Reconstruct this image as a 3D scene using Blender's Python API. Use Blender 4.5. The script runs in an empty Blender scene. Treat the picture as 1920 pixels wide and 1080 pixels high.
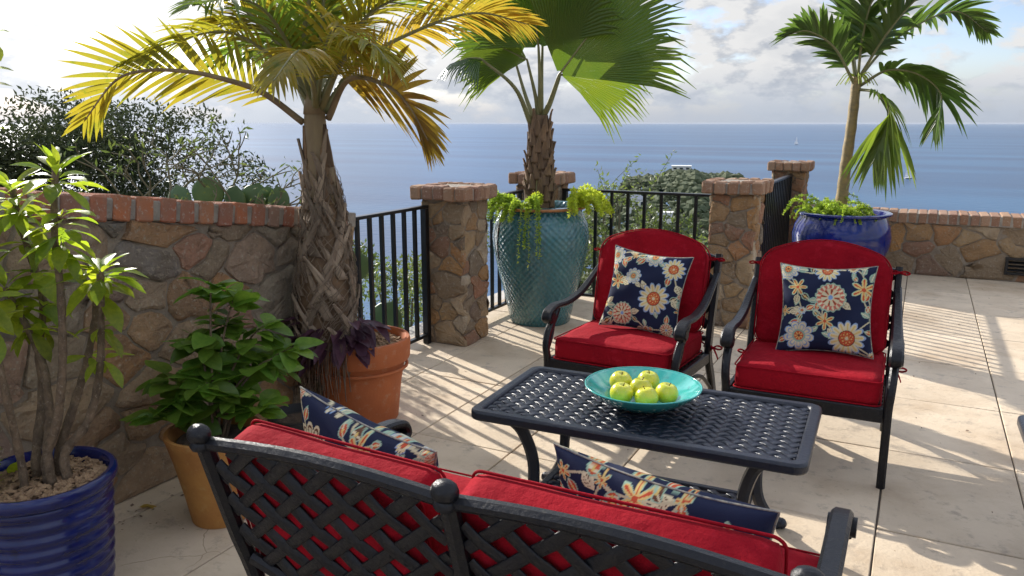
import bpy, bmesh, math, random
import numpy as np
from mathutils import Vector, Matrix

R = math.radians
rng = random.Random(7)
nrs = np.random.RandomState(11)
SC = bpy.context.scene
COL = SC.collection

# ------------------------------------------------------------------ camera
cam_d = bpy.data.cameras.new('camera')
cam_d.lens = 28.0; cam_d.sensor_width = 36.0
cam_d.clip_start = 0.05; cam_d.clip_end = 120000
cam = bpy.data.objects.new('camera', cam_d)
COL.objects.link(cam)
cam.location = (0, 0, 1.58)
cam.rotation_euler = (R(90 - 11.73), 0, R(27))
SC.camera = cam
SC.render.resolution_x = 1024; SC.render.resolution_y = 576
SC.view_settings.view_transform = 'Standard'
SC.view_settings.look = 'None'
SC.view_settings.exposure = 0.70
SC.view_settings.gamma = 1.0
SC.view_settings.use_curve_mapping = False

# ------------------------------------------------------------------ sun and sky
SUN_EL = R(25.0); SUN_AZ = R(154.5)
SUN = Vector((math.cos(SUN_AZ) * math.cos(SUN_EL), math.sin(SUN_AZ) * math.cos(SUN_EL), math.sin(SUN_EL)))
sl = bpy.data.lights.new('sun', 'SUN'); sl.energy = 4.5; sl.angle = R(0.45); sl.color = (1.0, 0.945, 0.865)
so = bpy.data.objects.new('sun', sl); COL.objects.link(so)
so.rotation_euler = SUN.to_track_quat('Z', 'Y').to_euler()
so.location = (-9, 5, 8)

SKY_SHIFT = (0.0, 0.0, 0.0)
def world():
    w = bpy.data.worlds.new('World'); SC.world = w; w.use_nodes = True
    nt = w.node_tree; N = nt.nodes; L = nt.links; N.clear()
    out = N.new('ShaderNodeOutputWorld'); bg = N.new('ShaderNodeBackground')
    sky = N.new('ShaderNodeTexSky'); sky.sky_type = 'NISHITA'; sky.sun_disc = False
    sky.sun_elevation = SUN_EL; sky.sun_rotation = math.pi / 2 - SUN_AZ
    sky.altitude = 100; sky.dust_density = 0.6; sky.air_density = 1.0; sky.ozone_density = 1.2
    tc = N.new('ShaderNodeTexCoord')
    sep = N.new('ShaderNodeSeparateXYZ'); L.new(tc.outputs['Generated'], sep.inputs[0])
    def m(op, a, b=None, c=None, clamp=False):
        n = N.new('ShaderNodeMath'); n.operation = op; n.use_clamp = clamp
        for i, x in enumerate((a, b, c)):
            if x is None: continue
            if isinstance(x, (int, float)): n.inputs[i].default_value = x
            else: L.new(x, n.inputs[i])
        return n.outputs[0]
    def rgb(fac, c1, c2):
        n = N.new('ShaderNodeMix'); n.data_type = 'RGBA'
        for i, x in ((0, fac), (6, c1), (7, c2)):
            if isinstance(x, (tuple, float, int)): n.inputs[i].default_value = x
            else: L.new(x, n.inputs[i])
        return n.outputs[2]
    def noise(vec, scale, detail, rough=0.55):
        n = N.new('ShaderNodeTexNoise'); L.new(vec, n.inputs['Vector'])
        n.inputs['Scale'].default_value = scale; n.inputs['Detail'].default_value = detail
        n.inputs['Roughness'].default_value = rough
        return n.outputs[0]
    z = m('MAXIMUM', sep.outputs[2], 0.0)
    comb = N.new('ShaderNodeCombineXYZ')
    L.new(sep.outputs[0], comb.inputs[0]); L.new(sep.outputs[1], comb.inputs[1]); L.new(m('MULTIPLY', z, 2.2), comb.inputs[2])
    off = N.new('ShaderNodeVectorMath'); off.operation = 'ADD'; L.new(comb.outputs[0], off.inputs[0]); off.inputs[1].default_value = SKY_SHIFT
    of2 = N.new('ShaderNodeVectorMath'); of2.operation = 'ADD'; L.new(off.outputs[0], of2.inputs[0]); of2.inputs[1].default_value = SUN * 0.022
    def dens_at(v):
        return m('ADD', m('MULTIPLY', noise(v, 4.2, 3), 0.55), m('MULTIPLY', noise(v, 15.0, 9, 0.58), 0.45))
    dens = dens_at(off.outputs[0]); dens2 = dens_at(of2.outputs[0])
    def mrange(x, a0, a1, b0, b1, smooth=True):
        n = N.new('ShaderNodeMapRange'); n.interpolation_type = 'SMOOTHSTEP' if smooth else 'LINEAR'
        L.new(x, n.inputs[0])
        for i, q in enumerate((a0, a1, b0, b1)): n.inputs[i + 1].default_value = q
        return n.outputs[0]
    # cloud banks lie low over the sea, clearer sky overhead
    thin = mrange(z, 0.10, 0.45, 0.0, 0.05)
    mask = mrange(m('SUBTRACT', dens, thin), 0.425, 0.50, 0.0, 1.0)
    haze = mrange(z, 0.0, 0.075, 0.94, 0.0)
    dp = N.new('ShaderNodeVectorMath'); dp.operation = 'DOT_PRODUCT'
    L.new(tc.outputs['Generated'], dp.inputs[0]); dp.inputs[1].default_value = SUN
    d01 = m('MAXIMUM', dp.outputs['Value'], 0.0)
    glow = m('ADD', m('MULTIPLY', m('POWER', d01, 7.0), 0.31), m('MULTIPLY', m('POWER', d01, 30.0), 0.6))
    lit = mrange(m('SUBTRACT', dens, dens2), -0.035, 0.045, 0.0, 1.0)
    thick = mrange(dens, 0.46, 0.62, 0.0, 0.35)
    fac = m('SUBTRACT', m('ADD', m('MULTIPLY', lit, 0.85), 0.30), thick, clamp=True)
    ccol = rgb(fac, (0.27, 0.295, 0.34, 1), (0.51, 0.51, 0.51, 1))
    skys = N.new('ShaderNodeVectorMath'); skys.operation = 'SCALE'; L.new(sky.outputs[0], skys.inputs[0]); skys.inputs['Scale'].default_value = 0.115
    tint = N.new('ShaderNodeVectorMath'); tint.operation = 'MULTIPLY'; L.new(skys.outputs[0], tint.inputs[0]); tint.inputs[1].default_value = (0.80, 0.80, 0.97)
    high = N.new('ShaderNodeVectorMath'); high.operation = 'SCALE'; L.new(ccol, high.inputs[0]); L.new(mrange(z, 0.12, 0.6, 1.0, 2.6), high.inputs['Scale'])
    c1 = rgb(mask, tint.outputs[0], high.outputs[0])
    c2 = rgb(haze, c1, (0.30, 0.335, 0.395, 1))
    gl = N.new('ShaderNodeVectorMath'); gl.operation = 'SCALE'; gl.inputs[0].default_value = (1.0, 0.98, 0.94); L.new(glow, gl.inputs['Scale'])
    ad = N.new('ShaderNodeVectorMath'); ad.operation = 'ADD'; L.new(c2, ad.inputs[0]); L.new(gl.outputs[0], ad.inputs[1])
    L.new(ad.outputs[0], bg.inputs[0]); bg.inputs[1].default_value = 1.0
    L.new(bg.outputs[0], out.inputs[0])
world()

# ------------------------------------------------------------------ materials
MATS = {}
def mat(name, c1, c2=None, scale=6.0, rough=0.6, bump=0.0, bscale=30.0, rnd=0.0, hue=0.0, transl=0.0, spec=0.5,
        coat=0.0, metal=0.0, ramp=None, detail=6, tcol=None, c3=None, stretch=None, sheen=0.0, bdist=0.01):
    """Noise-mottled surface; rnd / hue vary it from object to object; ramp picks a colour per object."""
    M = bpy.data.materials.new(name); M.use_nodes = True
    nt = M.node_tree; N = nt.nodes; L = nt.links; N.clear()
    out = N.new('ShaderNodeOutputMaterial'); P = N.new('ShaderNodeBsdfPrincipled')
    tc = N.new('ShaderNodeTexCoord'); oi = N.new('ShaderNodeObjectInfo')
    vm = N.new('ShaderNodeVectorMath'); vm.operation = 'MULTIPLY_ADD'
    L.new(oi.outputs['Random'], vm.inputs[0]); vm.inputs[1].default_value = (37, 53, 71)
    if stretch:
        st = N.new('ShaderNodeVectorMath'); st.operation = 'MULTIPLY'; L.new(tc.outputs['Object'], st.inputs[0]); st.inputs[1].default_value = stretch
        L.new(st.outputs[0], vm.inputs[2])
    else:
        L.new(tc.outputs['Object'], vm.inputs[2])
    def noise(s, d=detail, r=0.6):
        n = N.new('ShaderNodeTexNoise'); L.new(vm.outputs[0], n.inputs['Vector'])
        n.inputs['Scale'].default_value = s; n.inputs['Detail'].default_value = d; n.inputs['Roughness'].default_value = r
        return n.outputs[0]
    def mix(fac, a, b, kind='MIX'):
        n = N.new('ShaderNodeMix'); n.data_type = 'RGBA'; n.blend_type = kind
        for i, x in ((0, fac), (6, a), (7, b)):
            if isinstance(x, tuple): n.inputs[i].default_value = x if len(x) == 4 else (*x, 1)
            elif isinstance(x, (int, float)): n.inputs[i].default_value = x
            else: L.new(x, n.inputs[i])
        return n.outputs[2]
    if ramp:
        cr = N.new('ShaderNodeValToRGB'); cr.color_ramp.interpolation = 'LINEAR'
        L.new(oi.outputs['Random'], cr.inputs[0])
        els = cr.color_ramp.elements
        els[0].position = 0; els[0].color = (*ramp[0], 1); els[1].position = 1; els[1].color = (*ramp[-1], 1)
        for i, c in enumerate(ramp[1:-1], 1):
            e = els.new(i / (len(ramp) - 1)); e.color = (*c, 1)
        base = cr.outputs[0]
    else:
        base = (*c1, 1)
    c2 = c2 or c1
    mr = N.new('ShaderNodeMapRange'); L.new(noise(scale), mr.inputs[0]); mr.inputs[1].default_value = 0.36; mr.inputs[2].default_value = 0.66
    if ramp:
        colr = mix(mr.outputs[0], base, mix(0.55, base, (*c2, 1)))
    else:
        colr = mix(mr.outputs[0], base, (*c2, 1))
    if c3 is not None:
        m3 = N.new('ShaderNodeMapRange'); L.new(noise(scale * 4.3, 8, 0.7), m3.inputs[0]); m3.inputs[1].default_value = 0.55; m3.inputs[2].default_value = 0.68
        colr = mix(m3.outputs[0], colr, (*c3, 1))
    if rnd or hue:
        h = N.new('ShaderNodeHueSaturation'); L.new(colr, h.inputs['Color'])
        a = N.new('ShaderNodeMapRange'); L.new(oi.outputs['Random'], a.inputs[0]); a.inputs[3].default_value = 1 - rnd; a.inputs[4].default_value = 1 + rnd
        L.new(a.outputs[0], h.inputs['Value'])
        if hue:
            w = N.new('ShaderNodeTexWhiteNoise'); w.noise_dimensions = '1D'; L.new(oi.outputs['Random'], w.inputs['W'])
            b = N.new('ShaderNodeMapRange'); L.new(w.outputs[0], b.inputs[0]); b.inputs[3].default_value = 0.5 - hue; b.inputs[4].default_value = 0.5 + hue
            L.new(b.outputs[0], h.inputs['Hue'])
        colr = h.outputs[0]
    L.new(colr, P.inputs['Base Color'])
    P.inputs['Roughness'].default_value = rough; P.inputs['Metallic'].default_value = metal
    P.inputs['Specular IOR Level'].default_value = spec; P.inputs['Coat Weight'].default_value = coat; P.inputs['Coat Roughness'].default_value = 0.12
    if sheen: P.inputs['Sheen Weight'].default_value = sheen; P.inputs['Sheen Roughness'].default_value = 0.5
    if bump:
        bm_ = N.new('ShaderNodeBump'); bm_.inputs['Strength'].default_value = bump; bm_.inputs['Distance'].default_value = bdist
        L.new(noise(bscale, 8, 0.65), bm_.inputs['Height']); L.new(bm_.outputs[0], P.inputs['Normal'])
    if transl:
        T = N.new('ShaderNodeBsdfTranslucent')
        if tcol is not None:
            L.new(mix(1.0, colr, (*tcol, 1), 'MULTIPLY'), T.inputs[0])
        else:
            L.new(mix(1.0, colr, (2.1, 2.1, 1.6, 1), 'MULTIPLY'), T.inputs[0])
        mx = N.new('ShaderNodeMixShader'); mx.inputs[0].default_value = transl
        L.new(P.outputs[0], mx.inputs[1]); L.new(T.outputs[0], mx.inputs[2]); L.new(mx.outputs[0], out.inputs[0])
    else:
        L.new(P.outputs[0], out.inputs[0])
    MATS[name] = M
    return M

STONE_RAMP = [(0.26, 0.19, 0.125), (0.44, 0.23, 0.10), (0.30, 0.26, 0.19), (0.46, 0.30, 0.16), (0.22, 0.20, 0.165),
              (0.42, 0.20, 0.12), (0.38, 0.30, 0.21), (0.52, 0.27, 0.10), (0.30, 0.24, 0.165), (0.46, 0.38, 0.27)]
mat('stone', None, (0.17, 0.12, 0.075), 11, 0.9, 1.0, 26, ramp=STONE_RAMP, c3=(0.44, 0.37, 0.27), bdist=0.035)
mat('stone_warm', None, (0.20, 0.13, 0.07), 9, 0.85, 0.9, 40, ramp=[(0.38, 0.20, 0.07), (0.28, 0.20, 0.12), (0.46, 0.24, 0.08), (0.34, 0.16, 0.09), (0.17, 0.14, 0.105), (0.42, 0.28, 0.14), (0.48, 0.40, 0.29)], c3=(0.36, 0.30, 0.22), bdist=0.03)
mat('mortar', (0.30, 0.245, 0.18), (0.20, 0.155, 0.11), 14, 0.95, 1.0, 70)
mat('mortar_pale', (0.36, 0.32, 0.26), (0.25, 0.21, 0.17), 14, 0.95, 1.0, 90)
mat('brick', None, (0.26, 0.17, 0.12), 12, 0.9, 0.7, 60, ramp=[(0.36, 0.10, 0.05), (0.44, 0.15, 0.06), (0.30, 0.11, 0.065), (0.48, 0.19, 0.075), (0.26, 0.12, 0.08), (0.40, 0.12, 0.055), (0.30, 0.20, 0.14)], c3=(0.44, 0.37, 0.30))
mat('brick_brown', None, (0.26, 0.17, 0.11), 12, 0.9, 0.7, 60, ramp=[(0.27, 0.13, 0.07), (0.35, 0.20, 0.11), (0.23, 0.11, 0.07), (0.38, 0.24, 0.15), (0.31, 0.14, 0.075)], c3=(0.44, 0.35, 0.26))
mat('travertine', (0.63, 0.515, 0.37), (0.52, 0.415, 0.29), 2.6, 0.75, 0.4, 45, rnd=0.09, c3=(0.40, 0.325, 0.24))
def travertine_wear():
    M = MATS['travertine']; nt = M.node_tree; N = nt.nodes; L = nt.links
    P = [n for n in N if n.type == 'BSDF_PRINCIPLED'][0]; src = P.inputs['Base Color'].links[0].from_socket
    g = N.new('ShaderNodeNewGeometry')
    def noise(sc, d, r):
        n = N.new('ShaderNodeTexNoise'); L.new(g.outputs['Position'], n.inputs[0]); n.inputs['Scale'].default_value = sc; n.inputs['Detail'].default_value = d; n.inputs['Roughness'].default_value = r; return n
    def rng_(x, a, b):
        n = N.new('ShaderNodeMapRange'); L.new(x, n.inputs[0]); n.inputs[1].default_value = a; n.inputs[2].default_value = b; return n.outputs[0]
    def mul(fac, base, col, k):
        a = N.new('ShaderNodeMath'); a.operation = 'MULTIPLY'; L.new(fac, a.inputs[0]); a.inputs[1].default_value = k
        n = N.new('ShaderNodeMix'); n.data_type = 'RGBA'; n.blend_type = 'MULTIPLY'; L.new(a.outputs[0], n.inputs[0]); L.new(base, n.inputs[6]); n.inputs[7].default_value = (*col, 1); return n.outputs[2]
    stain = rng_(noise(1.3, 9, 0.62).outputs[0], 0.50, 0.72)
    c = mul(stain, src, (0.62, 0.52, 0.42), 0.75)
    w = noise(3.0, 4, 0.5); ad = N.new('ShaderNodeVectorMath'); ad.operation = 'MULTIPLY_ADD'; L.new(w.outputs['Color'], ad.inputs[0]); ad.inputs[1].default_value = (.25, .25, .25); L.new(g.outputs['Position'], ad.inputs[2])
    v = N.new('ShaderNodeTexVoronoi'); v.feature = 'DISTANCE_TO_EDGE'; v.inputs['Scale'].default_value = 1.15; L.new(ad.outputs[0], v.inputs[0])
    crack = rng_(v.outputs[0], 0.004, 0.0); cm = N.new('ShaderNodeMath'); cm.operation = 'MULTIPLY'; L.new(crack, cm.inputs[0]); L.new(rng_(noise(0.9, 3, 0.5).outputs[0], 0.60, 0.66), cm.inputs[1])
    c = mul(cm.outputs[0], c, (0.35, 0.28, 0.2), 0.8)
    pn = noise(55, 3, 0.6); pit = rng_(pn.outputs[0], 0.66, 0.72); pm = N.new('ShaderNodeMath'); pm.operation = 'MULTIPLY'; L.new(pit, pm.inputs[0]); L.new(rng_(noise(4.5, 4, 0.5).outputs[0], 0.45, 0.62), pm.inputs[1])
    c = mul(pm.outputs[0], c, (0.45, 0.36, 0.27), 0.9)
    L.new(c, P.inputs['Base Color'])
travertine_wear()
mat('grout', (0.13, 0.105, 0.08), (0.08, 0.065, 0.05), 8, 0.95, 0.5, 80)
mat('concrete', (0.52, 0.50, 0.46), (0.40, 0.38, 0.35), 3, 0.9, 0.4, 50)
mat('black_iron', (0.005, 0.005, 0.006), (0.009, 0.009, 0.009), 20, 0.34, 0.10, 120, spec=0.45)
mat('cast_black', (0.0045, 0.0055, 0.009), (0.010, 0.010, 0.011), 18, 0.33, 0.35, 70, spec=0.32, c3=(0.026, 0.023, 0.019))
mat('table_black', (0.009, 0.013, 0.025), (0.014, 0.017, 0.026), 18, 0.30, 0.3, 70, spec=0.45, c3=(0.026, 0.025, 0.026))  # black metal; the blue sheen of the sky is painted into the navy base
mat('red_fabric', (0.30, 0.005, 0.013), (0.24, 0.004, 0.011), 5, 0.92, 0.6, 13, spec=0.12, bdist=0.02, c3=(0.34, 0.010, 0.022))
mat('terracotta', (0.47, 0.13, 0.036), (0.39, 0.105, 0.032), 5, 0.75, 0.25, 40, c3=(0.44, 0.20, 0.10))
mat('terracotta_tan', (0.46, 0.22, 0.050), (0.33, 0.125, 0.032), 6, 0.7, 0.3, 40, c3=(0.46, 0.26, 0.08))
mat('soil', (0.10, 0.065, 0.04), (0.05, 0.033, 0.022), 30, 0.95, 1.0, 60)
mat('chips', (0.34, 0.22, 0.12), (0.20, 0.12, 0.065), 40, 0.9, 0.5, 90, c3=(0.45, 0.33, 0.20))
mat('blue_glaze', (0.0035, 0.008, 0.065), (0.006, 0.015, 0.115), 5, 0.16, 0.10, 16, coat=0.25, spec=0.4, c3=(0.003, 0.006, 0.045))
mat('blue_glaze_bright', (0.003, 0.013, 0.155), (0.005, 0.011, 0.09), 4, 0.14, 0.06, 12, coat=0.25, spec=0.4)
mat('trunk_fibre', (0.31, 0.235, 0.16), (0.17, 0.12, 0.078), 14, 0.9, 0.9, 60, stretch=(1, 1, 0.25), rnd=0.35)
mat('trunk_brown', (0.22, 0.135, 0.07), (0.10, 0.06, 0.032), 12, 0.85, 0.9, 50, stretch=(1, 1, 0.3), rnd=0.18)
mat('crownshaft', (0.27, 0.20, 0.10), (0.16, 0.11, 0.06), 10, 0.65, 0.4, 40, stretch=(1, 1, 0.2))
mat('trunk_cane', (0.30, 0.21, 0.075), (0.19, 0.14, 0.06), 14, 0.55, 0.3, 40, stretch=(1, 1, 2.0))
mat('bark_grey', (0.25, 0.17, 0.10), (0.11, 0.075, 0.045), 30, 0.9, 1.0, 60, stretch=(1, 1, 0.6), bdist=0.03, c3=(0.34, 0.27, 0.19))
mat('palm_yellow', (0.19, 0.19, 0.018), (0.27, 0.21, 0.02), 3, 0.42, 0.15, 50, transl=0.5, hue=0.012, rnd=0.12, c3=(0.11, 0.15, 0.016))
mat('palm_orange', (0.29, 0.185, 0.024), (0.23, 0.185, 0.022), 3, 0.45, 0.15, 50, transl=0.5, hue=0.01, rnd=0.12, c3=(0.26, 0.12, 0.02))
mat('palm_green', (0.085, 0.14, 0.018), (0.14, 0.18, 0.02), 3, 0.4, 0.15, 50, transl=0.45, rnd=0.15)
mat('palm_dark', (0.055, 0.105, 0.022), (0.085, 0.135, 0.022), 3, 0.36, 0.15, 50, transl=0.36, rnd=0.18)
mat('fan_green', (0.068, 0.118, 0.013), (0.098, 0.135, 0.014), 2.5, 0.40, 0.1, 60, transl=0.38, rnd=0.12)
mat('fan_dark', (0.03, 0.065, 0.02), (0.05, 0.09, 0.02), 2.5, 0.22, 0.1, 60, transl=0.15)
mat('fan_lime', (0.085, 0.135, 0.013), (0.12, 0.155, 0.014), 2.5, 0.42, 0.1, 60, transl=0.42, rnd=0.10)
mat('petiole', (0.21, 0.19, 0.08), (0.15, 0.15, 0.05), 8, 0.5, 0.2, 40)
mat('leaf_lime', (0.16, 0.22, 0.018), (0.24, 0.29, 0.022), 8, 0.36, 0.12, 60, transl=0.6, rnd=0.30, hue=0.018)
mat('leaf_green', (0.095, 0.185, 0.024), (0.14, 0.23, 0.03), 8, 0.38, 0.12, 60, transl=0.4, rnd=0.32, hue=0.012)
mat('leaf_bush', (0.030, 0.044, 0.020), (0.055, 0.066, 0.028), 3, 0.6, transl=0.14, rnd=0.2, spec=0.25)
mat('leaf_scrub', (0.075, 0.115, 0.030), (0.13, 0.16, 0.045), 1.5, 0.45, transl=0.35, rnd=0.3)
mat('leaf_purple', (0.060, 0.022, 0.045), (0.09, 0.035, 0.05), 9, 0.5, 0.2, 60, transl=0.25, rnd=0.25)
mat('leaf_dead', (0.42, 0.31, 0.045), (0.33, 0.19, 0.04), 20, 0.6, transl=0.2)
mat('dry_strand', (0.19, 0.125, 0.08), (0.11, 0.07, 0.05), 20, 0.9)
mat('fern', (0.22, 0.32, 0.028), (0.30, 0.38, 0.05), 10, 0.5, transl=0.4, rnd=0.2)
mat('fern_yellow', (0.40, 0.43, 0.035), (0.32, 0.40, 0.035), 10, 0.5, transl=0.45, rnd=0.15)
mat('cactus', (0.055, 0.11, 0.035), (0.085, 0.145, 0.045), 6, 0.5, 0.2, 30, rnd=0.25)
mat('twig', (0.17, 0.15, 0.085), (0.11, 0.10, 0.06), 20, 0.8, 0.4, 60)
mat('scrub_ground', (0.10, 0.09, 0.05), (0.06, 0.065, 0.03), 0.4, 0.95)
mat('scrub_far', (0.050, 0.070, 0.028), (0.085, 0.10, 0.040), 0.25, 0.85, detail=8)
mat('house_white', (0.78, 0.77, 0.74), (0.70, 0.69, 0.66), 1, 0.8)
mat('house_roof', (0.30, 0.33, 0.38), (0.24, 0.26, 0.30), 1, 0.7)
mat('house_glass', (0.03, 0.04, 0.05), None, 1, 0.15)
mat('sail', (0.80, 0.80, 0.80), None, 1, 0.7)
mat('apple', (0.62, 0.56, 0.03), (0.45, 0.51, 0.024), 30, 0.22, 0.04, 60, spec=0.5, coat=0.3, rnd=0.10, hue=0.008, c3=(0.66, 0.62, 0.12))
mat('apple_stem', (0.10, 0.06, 0.03), None, 10, 0.8)
mat('turquoise', (0.03, 0.34, 0.31), (0.06, 0.42, 0.37), 7, 0.12, 0.10, 14, coat=0.6, c3=(0.02, 0.22, 0.22))
mat('orange_rim', (0.42, 0.17, 0.05), (0.30, 0.12, 0.04), 12, 0.5, 0.2, 40)
mat('label_white', (0.75, 0.75, 0.73), None, 5, 0.7)
mat('black_plastic', (0.015, 0.015, 0.016), None, 5, 0.5)

def glaze_urn():
    """Teal reactive glaze: streaked, pitted, with brown where it ran thin near the shoulder."""
    M = mat('teal_glaze', (0.045, 0.165, 0.170), (0.024, 0.10, 0.12), 5, 0.16, 0.0, coat=0.6, stretch=(1, 1, 0.22), c3=(0.075, 0.20, 0.20))
    nt = M.node_tree; N = nt.nodes; L = nt.links
    P = [n for n in N if n.type == 'BSDF_PRINCIPLED'][0]
    tc = [n for n in N if n.type == 'TEX_COORD'][0]
    # rows of small pressed dimples on the lower body
    sep = N.new('ShaderNodeSeparateXYZ'); L.new(tc.outputs['Object'], sep.inputs[0])
    at = N.new('ShaderNodeMath'); at.operation = 'ARCTAN2'; L.new(sep.outputs[0], at.inputs[0]); L.new(sep.outputs[1], at.inputs[1])
    def sn(inp, k):
        a = N.new('ShaderNodeMath'); a.operation = 'MULTIPLY'; L.new(inp, a.inputs[0]); a.inputs[1].default_value = k
        b = N.new('ShaderNodeMath'); b.operation = 'SINE'; L.new(a.outputs[0], b.inputs[0]); return b.outputs[0]
    mu = N.new('ShaderNodeMath'); mu.operation = 'MULTIPLY'; L.new(sn(at.outputs[0], 44), mu.inputs[0]); L.new(sn(sep.outputs[2], 120), mu.inputs[1])
    bp = N.new('ShaderNodeBump'); bp.inputs['Strength'].default_value = 0.5; bp.inputs['Distance'].default_value = 0.008
    L.new(mu.outputs[0], bp.inputs['Height']); L.new(bp.outputs[0], P.inputs['Normal'])
glaze_urn()

def sea_mat():
    M = bpy.data.materials.new('sea_water'); M.use_nodes = True
    nt = M.node_tree; N = nt.nodes; L = nt.links
    P = N['Principled BSDF']
    tc = N.new('ShaderNodeTexCoord')
    def noise(s, d, sx=1.0):
        mp = N.new('ShaderNodeMapping'); mp.inputs['Scale'].default_value = (sx, 1, 1); mp.inputs['Rotation'].default_value = (0, 0, R(30)); L.new(tc.outputs['Object'], mp.inputs[0])
        n = N.new('ShaderNodeTexNoise'); n.inputs['Scale'].default_value = s; n.inputs['Detail'].default_value = d; L.new(mp.outputs[0], n.inputs[0]); return n.outputs[0]
    mx = N.new('ShaderNodeMix'); mx.data_type = 'RGBA'
    mr = N.new('ShaderNodeMapRange'); mr.inputs[1].default_value = 0.38; mr.inputs[2].default_value = 0.62; L.new(noise(0.0035, 10, 0.18), mr.inputs[0])
    L.new(mr.outputs[0], mx.inputs[0]); mx.inputs[6].default_value = (0.004, 0.042, 0.115, 1); mx.inputs[7].default_value = (0.020, 0.098, 0.20, 1)
    L.new(mx.outputs[2], P.inputs['Base Color'])
    P.inputs['Roughness'].default_value = 0.34; P.inputs['IOR'].default_value = 1.33
    b = N.new('ShaderNodeBump'); b.inputs['Strength'].default_value = 0.9; b.inputs['Distance'].default_value = 1.2
    L.new(noise(0.09, 10, 0.6), b.inputs['Height']); L.new(b.outputs[0], P.inputs['Normal'])
    MATS['sea'] = M
sea_mat()

def print_mat():
    """Cotton print: colours of the printed flowers are stored on the cloth itself."""
    M = bpy.data.materials.new('floral_print'); M.use_nodes = True
    nt = M.node_tree; N = nt.nodes; L = nt.links; P = N['Principled BSDF']
    a = N.new('ShaderNodeVertexColor'); a.layer_name = 'print'
    L.new(a.outputs[0], P.inputs['Base Color']); P.inputs['Roughness'].default_value = 0.85; P.inputs['Specular IOR Level'].default_value = 0.2
    tc = N.new('ShaderNodeTexCoord'); n = N.new('ShaderNodeTexNoise'); n.inputs['Scale'].default_value = 380; L.new(tc.outputs['Object'], n.inputs[0])
    b = N.new('ShaderNodeBump'); b.inputs['Strength'].default_value = 0.3; b.inputs['Distance'].default_value = 0.002; L.new(n.outputs[0], b.inputs['Height']); L.new(b.outputs[0], P.inputs['Normal'])
    MATS['floral_print'] = M
print_mat()

# ------------------------------------------------------------------ object helpers
def tag(o, label=None, cat=None, group=None, kind=None):
    if label: o['label'] = label
    if cat: o['category'] = cat
    if group: o['group'] = group
    if kind: o['kind'] = kind
    return o

def thing(name, label, cat, loc=(0, 0, 0), rz=0.0, group=None):
    o = bpy.data.objects.new(name, None); COL.objects.link(o)
    o.empty_display_size = 0.1
    o.location = loc; o.rotation_euler = (0, 0, rz)
    return tag(o, label, cat, group)

def inst(name, me, parent=None, mw=None, loc=None):
    o = bpy.data.objects.new(name, me); COL.objects.link(o); o.parent = parent
    if mw is not None: o.matrix_basis = mw
    if loc is not None: o.location = loc
    return o

def copy_tree(o, parent=None):
    c = o.copy(); COL.objects.link(c); c.parent = parent
    for ch in list(o.children): copy_tree(ch, c)
    return c

def V(*a): return Vector(a[0] if len(a) == 1 else a)

def spline(pts, n=24):
    """Catmull-Rom through pts."""
    P = [np.array(p, float) for p in pts]
    P = [2 * P[0] - P[1]] + P + [2 * P[-1] - P[-2]]
    out = []
    segs = len(P) - 3
    for k in range(n + 1):
        t = k / n * segs; i = min(int(t), segs - 1); t -= i
        a, b, c, d = P[i:i + 4]
        out.append(0.5 * ((2 * b) + (-a + c) * t + (2 * a - 5 * b + 4 * c - d) * t * t + (-a + 3 * b - 3 * c + d) * t ** 3))
    return [tuple(x) for x in out]

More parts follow.
